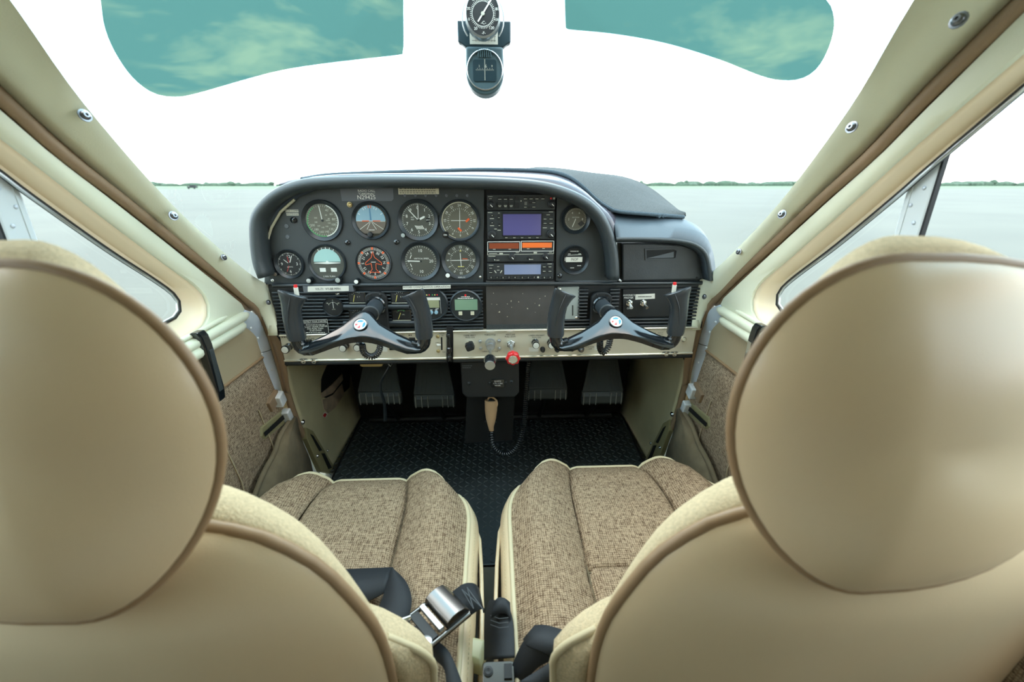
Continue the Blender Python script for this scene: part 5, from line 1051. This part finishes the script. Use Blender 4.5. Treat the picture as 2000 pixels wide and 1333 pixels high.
for nm, lab, pts in (('L', 'green tinted sun visor on the left side of the windshield', ((193, -60), (198, 0), (205, 50), (222, 95), (250, 140), (280, 170), (310, 186), (345, 189), (385, 182), (560, 135), (770, 108), (783, 105), (788, 96), (788, 0), (790, -60))), ('R', 'green tinted sun visor on the right side of the windshield', ((1103, -60), (1103, 0), (1105, 52), (1110, 57), (1200, 66), (1300, 84), (1400, 114), (1490, 149), (1535, 157), (1570, 152), (1598, 130), (1619, 90), (1628, 50), (1624, 20), (1612, 0), (1560, -60)))):
    vt = thing('sun_visor', onY(sum(p[0] for p in pts)/len(pts), -60, .62), lab, 'visor', 'sun visors')
    fr = Fr((0, .62, 0)); sm = [(v.x, v.y) for v in resample([Vector((x, y, 0)) for x, y in pts[1:]], 60)]; pts = pts[:1]+tuple(sm); MB().prism(fr, xz(fr, pts, .62)[::-1], -.0015, .0015).build('tinted_blade', 'visor_tint', vt)
    a = onY(pts[0][0]+10, -62, .62); b2 = onY(pts[-1][0]-10, -62, .62); MB().tube([a, b2], .006, 8).build('pivot_rod', 'aluminium', vt, smooth=60)
    e = b2 if nm == 'L' else a; MB().tube([e, e+Vector((-.4*e.x, .02, .05)), (e.x*.4, .66, .335)], .005, 8).build('pivot_arm', 'aluminium', vt, smooth=60)
# ================================================================== seats
def smooth01(x): x = max(0, min(1, x)); return x*x*(3-2*x)
def seat(s, dyf, lab):
    cx = s*.26; t = thing('cabin_seat', (cx, .55, FLOOR), lab, 'seat', 'front seats')
    yr, yfw = .33, .80+dyf; hw = .222; Z0 = -.592
    def top(u, v):                       # u across -1..1, v rear 0..1 front
        e = max(0, (v-.62)/.38); w = hw*(1-.20*e**2.6)
        a = abs(u); y = yr+(yfw-yr)*v-.055*max(0, (a-.45)/.55)**3*e**1.5
        z = Z0+.024*smooth01((a-.42)/.30)-.030*smooth01((a-.80)/.20)*.8
        z -= .009*math.exp(-((a-.44)/.035)**2)
        if a < .44: z -= .008*math.exp(-((v-.42)/.02)**2)+.004*math.cos(u/.44*math.pi/2)*0
        z += .010*math.sin(math.pi*min(1, max(0, (v-.42)/.58)))*(1 if a < .44 else .3)
        z -= .022*smooth01((v-.90)/.10)*(.6 if a < .44 else .5)
        return Vector((cx+w*u, y, z))
    def patch(u0, u1, v0, v1, nm, n=16, m=22):
        MB().loft([[top(u0+(u1-u0)*i/n, v0+(v1-v0)*j/m) for i in range(n+1)] for j in range(m+1)]).build(nm, 'tweed', t, smooth=80, solid=.003)
    patch(-.44, .44, .42, 1, 'centre_panel', 22); patch(-.44, 0 if s > 0 else .44, 0, .432, 'rear_panel', 20, 14)
    if s > 0: patch(0, .44, 0, .432, 'rear_panel', 12, 14)
    patch(-1, -.44, 0, 1, 'side_bolster'); patch(.44, 1, 0, 1, 'side_bolster')
    # seams, piping, vinyl skirt
    for u in (-.44, .44): MB().tube([top(u, j/30)+Vector((0, 0, .0015)) for j in range(31)], .0013, 5).build('seam', 'sill_carpet', t)
    MB().tube([top(-.44+.88*i/20, .42)+Vector((0, 0, .001)) for i in range(21)], .0013, 5).build('seam', 'sill_carpet', t)
    rim = [top(-1, j/24) for j in range(25)]+[top(-1+2*i/40, 1) for i in range(1, 40)]+[top(1, 1-j/24) for j in range(25)]
    MB().tube(rim, .0042, 8).build('piping', 'cream_piping', t, smooth=60)
    c = Vector((cx, (yr+yfw)/2, 0)); rows = []
    for dz, o in ((0, .001), (-.008, .009), (-.028, .017), (-.06, .016), (-.12, .0)):
        row = []
        for i, p in enumerate(rim):
            d = Vector((p.x-cx, (p.y-c.y)*.6, 0)).normalized(); q = p+d*o; row.append(Vector((q.x, q.y, max(p.z, -.62)+dz if dz else p.z)))
        rows.append(row)
    MB().loft(rows).build('cushion_skirt', 'cream_vinyl', t, smooth=70, solid=.003)
    st = MB()
    for j in range(3, 70):
        v = j/72; p = top(-s, v); q = top(-s, v+.007); o = Vector((-s*.0115, 0, -.010)); st.tube([p+o, q+o], .0006, 4)
    tag(st.build('skirt_stitching', 'cream_piping', t), 'stitch line')['kind'] = 'stuff'
    # loose vinyl flap on the inboard side
    rows = []
    for v, o, z1 in ((.80, .014, -.63), (.66, .020, -.618), (.5, .025, -.612), (.34, .028, -.615), (.2, .028, -.63), (.1, .024, -.66)):
        p = top(-s, v); x = p.x-s*o; rows.append([Vector((x+s*.002, p.y, z1)), Vector((x-s*.001, p.y, z1-.004)), Vector((x, p.y, z1-.03)), Vector((x+s*.008, p.y, -.74))])
    MB().loft(rows).build('side_flap', 'cream_vinyl', t, smooth=70, solid=.004)
    # frame and rails
    for sx_ in (-.15, .15):
        MB().box((cx+sx_, .55+dyf, FLOOR+.008), (.03, .5, .012)).build('seat_rail', 'aluminium', t)
        for y in (.40, .70): MB().box((cx+sx_, y+dyf, (FLOOR-.70)/2), (.02, .03, -.70-FLOOR)).build('seat_leg', 'matte_black', t)
    MB().box((cx, .57+dyf, -.69), (.40, .42, .03)).build('seat_pan', 'matte_black', t)
    # ---- backrest: shell towards the camera, tweed cushion in front
    cb = cx+(.018 if s > 0 else 0)
    edge = resample([onY(x, y, Y) for x, y, Y in ((330, 1022, .274), (395, 1028, .275), (450, 1036, .275), (520, 1054, .276), (620, 1106, .279), (690, 1174, .283), (736, 1234, .287), (762, 1310, .292), (775, 1400, .30), (780, 1520, .312), (780, 1700, .33))], 34)
    zs = [Vector((.26-abs(p.x), p.y, p.z)) for p in edge]
    def by(z):
        for p, q in zip(zs, zs[1:]):
            if q.z <= z <= p.z: return p.y+(q.y-p.y)*(p.z-z)/max(1e-6, p.z-q.z)
        return zs[0].y if z > zs[0].z else zs[-1].y
    rows = []
    for p in zs:
        w, z = p.x, p.z; bul = .048*min(1, (w/.14))**1.2; r = []
        for i in range(21):
            a = -math.pi/2+math.pi*i/20; r.append(Vector((cb+(w if -s*math.sin(a) > 0 else max(w, min(.275, w*1.6+.12)))*math.sin(a), by(z)-bul*max(0, math.cos(a))**1.4, z)))
        rows.append(r)
    bs = MB().loft(rows).build('back_shell', 'cream_vinyl', t, smooth=80, solid=.003)
    wo = lambda w, d: w if d == -s else max(w, min(.275, w*1.6+.12))
    per = [Vector((cb-wo(p.x, -1), by(p.z), p.z)) for p in zs[::-1]]+[Vector((cb+wo(p.x, 1), by(p.z), p.z)) for p in zs]
    MB().tube(per, .0055, 8).build('back_piping', 'piping_vinyl', t, smooth=60)
    # tweed front cushion, flaring into wings low down
    rows = []
    for o, dy in ((0, .002), (-.001, .006), (-.007, .016), (-.022, .034), (-.038, .05), (-.06, .062), (-.12, .066)):
        row = []
        zo = {.002: 0, .006: .004, .016: .008, .034: .008, .05: .002}.get(dy, 0)
        for p in per:
            wing = .055*smooth01((-.405-p.z)/.05)*(1 if o > -.1 else .2); d = 1 if p.x > cb else -1
            k = max(0, abs(p.x-cb)+o+wing*min(1, dy/.02)); row.append(Vector((cb+d*k, p.y+dy, p.z+zo*smooth01((p.z+.42)/.15))))
        rows.append(row)
    MB().loft(rows).build('back_cushion', 'tweed_back', t, smooth=80, solid=.003)
    half = rows[2][:34][::-1] if s > 0 else rows[2][34:]
    wp = [p for p in half if -.62 < p.z < -.405]
    wp = resample(wp, 26); MB().tube(wp, .004, 8).build('wing_piping', 'cream_piping', t, smooth=60)
    # ---- headrest
    hz, hy = -.150, .262; N = 56; pr = []
    hx_ = cx+s*.003+(.010 if s > 0 else 0)
    for i in range(N):
        a = 2*math.pi*i/N; ca, sa = math.cos(a), math.sin(a)
        io = -s*sa > 0; x = (.092 if io else .19)*math.copysign(abs(sa)**(1.0 if io else .8), sa)*(1+(.03 if io else 0)*ca); z = (.106 if ca > 0 else .122)*math.copysign(abs(ca)**(1.0 if io else .9), ca)
        pr.append(Vector((hx_+x, hy-2.7*min(0, z)**2, hz+z)))
    hc = Vector((hx_, hy, hz)); rows = []
    for k in (1, .985, .95, .88, .78, .6, .4, .2): rows.append([hc+(p-hc)*k+Vector((0, -.046*max(0, 1-k**2)**.75, 0)) for p in pr])
    rows.append([hc+Vector((0, -.046, 0))]*N)
    m_ = MB().loft(rows, True); m_.build('headrest_shell', 'cream_vinyl', t, smooth=80, solid=.002)
    MB().tube([p+Vector((0, .001, 0)) for p in pr], .0044, 8, closed=True).build('headrest_piping', 'piping_vinyl', t, smooth=60)
    rows = []
    for o, oz, dy, up, sh in ((1.0, 1, .002, 0, 0), (.97, .97, .006, .004, .003), (.92, .92, .014, .014, .010), (.86, .86, .034, .026, .020), (.78, .78, .05, .024, .026), (.62, .62, .062, .01, .026), (.4, .4, .068, 0, .026), (.02, .02, .069, 0, .026)):
        rows.append([hc+Vector(((p.x-hc.x)*o+s*sh, dy+(p.y-hc.y)*max(0, 1-dy/.05), (p.z-hc.z)*oz+up*max(0, (p.z-hc.z)/.106)**3)) for p in pr])
    MB().loft(rows, True).build('headrest_cushion', 'tweed_back', t, smooth=80)
    for sx_ in (-.03, .03): MB().tube([(cx+sx_, .29, -.2), (cx+sx_, .31, -.34)], .006, 8).build('headrest_post', 'chrome', t, smooth=60)
seat(-1, 0, 'left front seat with oatmeal tweed cushion and cream vinyl back')
seat(1, .025, 'right front seat with oatmeal tweed cushion and cream vinyl back')
# ================================================================== belts
def ribbon(name, ea, eb, parent, m='strap_black', n=20, th=.0018):
    a, b = resample(ea, n), resample(eb, n); return MB().loft([a, [p.lerp(q, .5) for p, q in zip(a, b)], b]).build(name, m, parent, smooth=70, solid=th)
def zz(L): return [onZ(x, y, z) for x, y, z in L]
bl = thing('lap_belt', onZ(860, 1215, -.55), 'black lap belt with chrome flip buckle lying on the left seat', 'seat belt')
ribbon('strap', zz([(540, 1122, -.572), (640, 1115, -.572), (700, 1112, -.570), (768, 1109, -.562)]), zz([(540, 1200, -.576), (660, 1185, -.576), (715, 1176, -.574), (752, 1158, -.566)]), bl)
ribbon('strap_fold', zz([(766, 1110, -.560), (757, 1140, -.560), (743, 1180, -.562), (728, 1213, -.566)]), zz([(767, 1110, -.560), (795, 1140, -.556), (804, 1180, -.556), (788, 1228, -.56)]), bl)
ribbon('strap_tail', zz([(728, 1213, -.567), (760, 1228, -.567), (800, 1225, -.566), (830, 1220, -.562)]), zz([(745, 1262, -.572), (790, 1250, -.572), (815, 1255, -.57), (840, 1262, -.566)]), bl)
ribbon('strap_end', zz([(880, 1160, -.546), (905, 1142, -.540), (925, 1141, -.542), (935, 1150, -.555)]), zz([(917, 1204, -.548), (935, 1192, -.545), (944, 1190, -.55), (945, 1198, -.565)]), bl)
stt = MB()
for x0, y0, x1, y1 in ((902, 1152, 925, 1190), (912, 1148, 940, 1186), (902, 1152, 940, 1186), (925, 1190, 912, 1148), (940, 1186, 944, 1192)): stt.tube([onZ(x0, y0, -.5385), onZ(x1, y1, -.5395)], .0007, 4)
stt.build('strap_stitching', 'plate_grey', bl)
bc = onZ(858, 1203, -.535); ux = (onZ(893, 1187, -.535)-onZ(831, 1237, -.535)).normalized(); vy = Vector((-ux.y, ux.x, 0)); bf = Fr(bc, ux, vy)
# buckle: ux runs along the strap, vy across it
fr_ = MB()
for p0, p1 in (((-.036, -.026), (.030, -.026)), ((.030, -.026), (.030, .026)), ((.030, .026), (-.036, .026)), ((-.036, .026), (-.036, -.026))): fr_.tube([bf.p(*p0, 0), bf.p(*p1, 0)], .0035, 8)
bk = fr_.build('buckle_frame', 'buckle_steel', bl, smooth=60)
MB().loft([[bf.p(x, y, h) for x, h in ((-.006, .006), (-.004, .013), (.004, .0165), (.014, .0175), (.024, .0145), (.031, .006), (.030, .001), (-.004, .001))] for y in (-.025, .025)], True, False, True).build('buckle_cover', 'buckle_steel', bl, smooth=25, bevel=.0008)
MB().box(bf.p(-.012, 0, .007), (.007, .046, .006), ux, vy).build('buckle_bar', 'aluminium', bl, bevel=.001)
MB().box(bf.p(-.024, 0, .002), (.012, .046, .003), ux, vy).build('buckle_plate', 'matte_black', bl)
tn = MB()
for y in (-.026, .026): tn.tube([bf.p(-.030, y*.8, .004), bf.p(-.042, y, .004), bf.p(-.050, y*.7, .003)], .004, 8)
tn.tube([bf.p(-.050, -.02, .003), bf.p(-.050, .02, .003)], .004, 8).build('buckle_loop', 'chrome', bl, smooth=60)
f3 = Fr(bf.p(-.036, -.022, .006), ux, vy); MB().lathe(f3, [(.008, 0), (.008, .003), (.005, .004), (.0002, .004)], 16).build('buckle_pivot', 'aluminium', bl, smooth=40)
ribbon('strap_return', zz([(826, 1248, -.552), (850, 1252, -.55), (878, 1275, -.55), (905, 1340, -.56)]), zz([(830, 1275, -.556), (850, 1290, -.555), (868, 1310, -.555), (872, 1350, -.56)]), bl)
ib = thing('inboard_belt', onZ(970, 1240, -.62), 'short black belt tab with silver anchor standing between the seats', 'seat belt')
ribbon('strap', zz([(957, 1172, -.580), (951, 1190, -.584), (947, 1220, -.59), (946, 1290, -.60)]), zz([(990, 1176, -.566), (997, 1195, -.567), (1003, 1225, -.57), (1005, 1285, -.575)]), ib)
ribbon('strap_loop', zz([(963, 1182, -.566), (972, 1169, -.560), (985, 1169, -.558), (996, 1178, -.562)]), zz([(960, 1208, -.574), (974, 1200, -.568), (990, 1201, -.566), (998, 1212, -.568)]), ib)
stt = MB()
for y in (1203, 1212, 1221): stt.tube([onZ(958, y, -.575), onZ(975, y+6, -.57), onZ(993, y+4, -.565)], .0007, 4)
stt.build('strap_stitching', 'plate_grey', ib)
an = Fr(onZ(974, 1326, -.585), (1, 0, 0), (0, 1, .2)); MB().rrect(an, 0, 0, .04, .036, -.002, .002, .004).build('anchor_plate', 'buckle_steel', ib, bevel=.0008)
MB().lathe(Fr(an.p(-.013, .007, .002), an.u, an.v), [(.006, 0), (.006, .0015), (.0035, .002), (.0002, .0016)], 14).build('anchor_rivet', 'matte_black', ib); MB().rect(an, .012, .006, .01, .016, .002, .005).build('anchor_tongue', 'matte_black', ib)
rb = thing('right_lap_belt', onZ(1100, 1250, -0.546), 'black lap belt lying crumpled across the right seat cushion', 'seat belt')
ribbon('strap', zz([(1215, 1212, -0.548), (1150, 1243, -0.542), (1090, 1285, -0.538), (1010, 1335, -0.546)]), zz([(1225, 1236, -0.556), (1160, 1262, -0.552), (1110, 1312, -0.551), (1060, 1345, -0.551)]), rb)
ribbon('strap_fold', zz([(1145, 1247, -0.542), (1110, 1235, -0.534), (1070, 1223, -0.532), (1045, 1222, -0.536)]), zz([(1090, 1288, -0.542), (1060, 1275, -0.536), (1030, 1262, -0.538), (1022, 1250, -0.548)]), rb)
ribbon('strap_drop', zz([(1045, 1222, -0.537), (1020, 1258, -0.556), (1005, 1290, -0.576), (985, 1340, -.60)]), zz([(1090, 1288, -0.542), (1062, 1298, -0.556), (1040, 1315, -0.571), (1020, 1345, -.60)]), rb)
ik = onZ(927, 1270, -.62); ivk = MB(); fi = Fr(ik, Vector((1, -.15, 0)), Vector((.15, 1, .0)))
ivk.loft([[fi.p(x*k, y*k, h) for x, y in ((-.018, -.016), (.014, -.022), (.018, .014), (-.008, .018))] for k, h in ((1, -.02), (1, 0), (.72, .006))], True, False, True)
tag(ivk.build('trim_cap', 'ivory_plastic', bevel=.002), 'small ivory plastic cap between the two seats', 'cap')
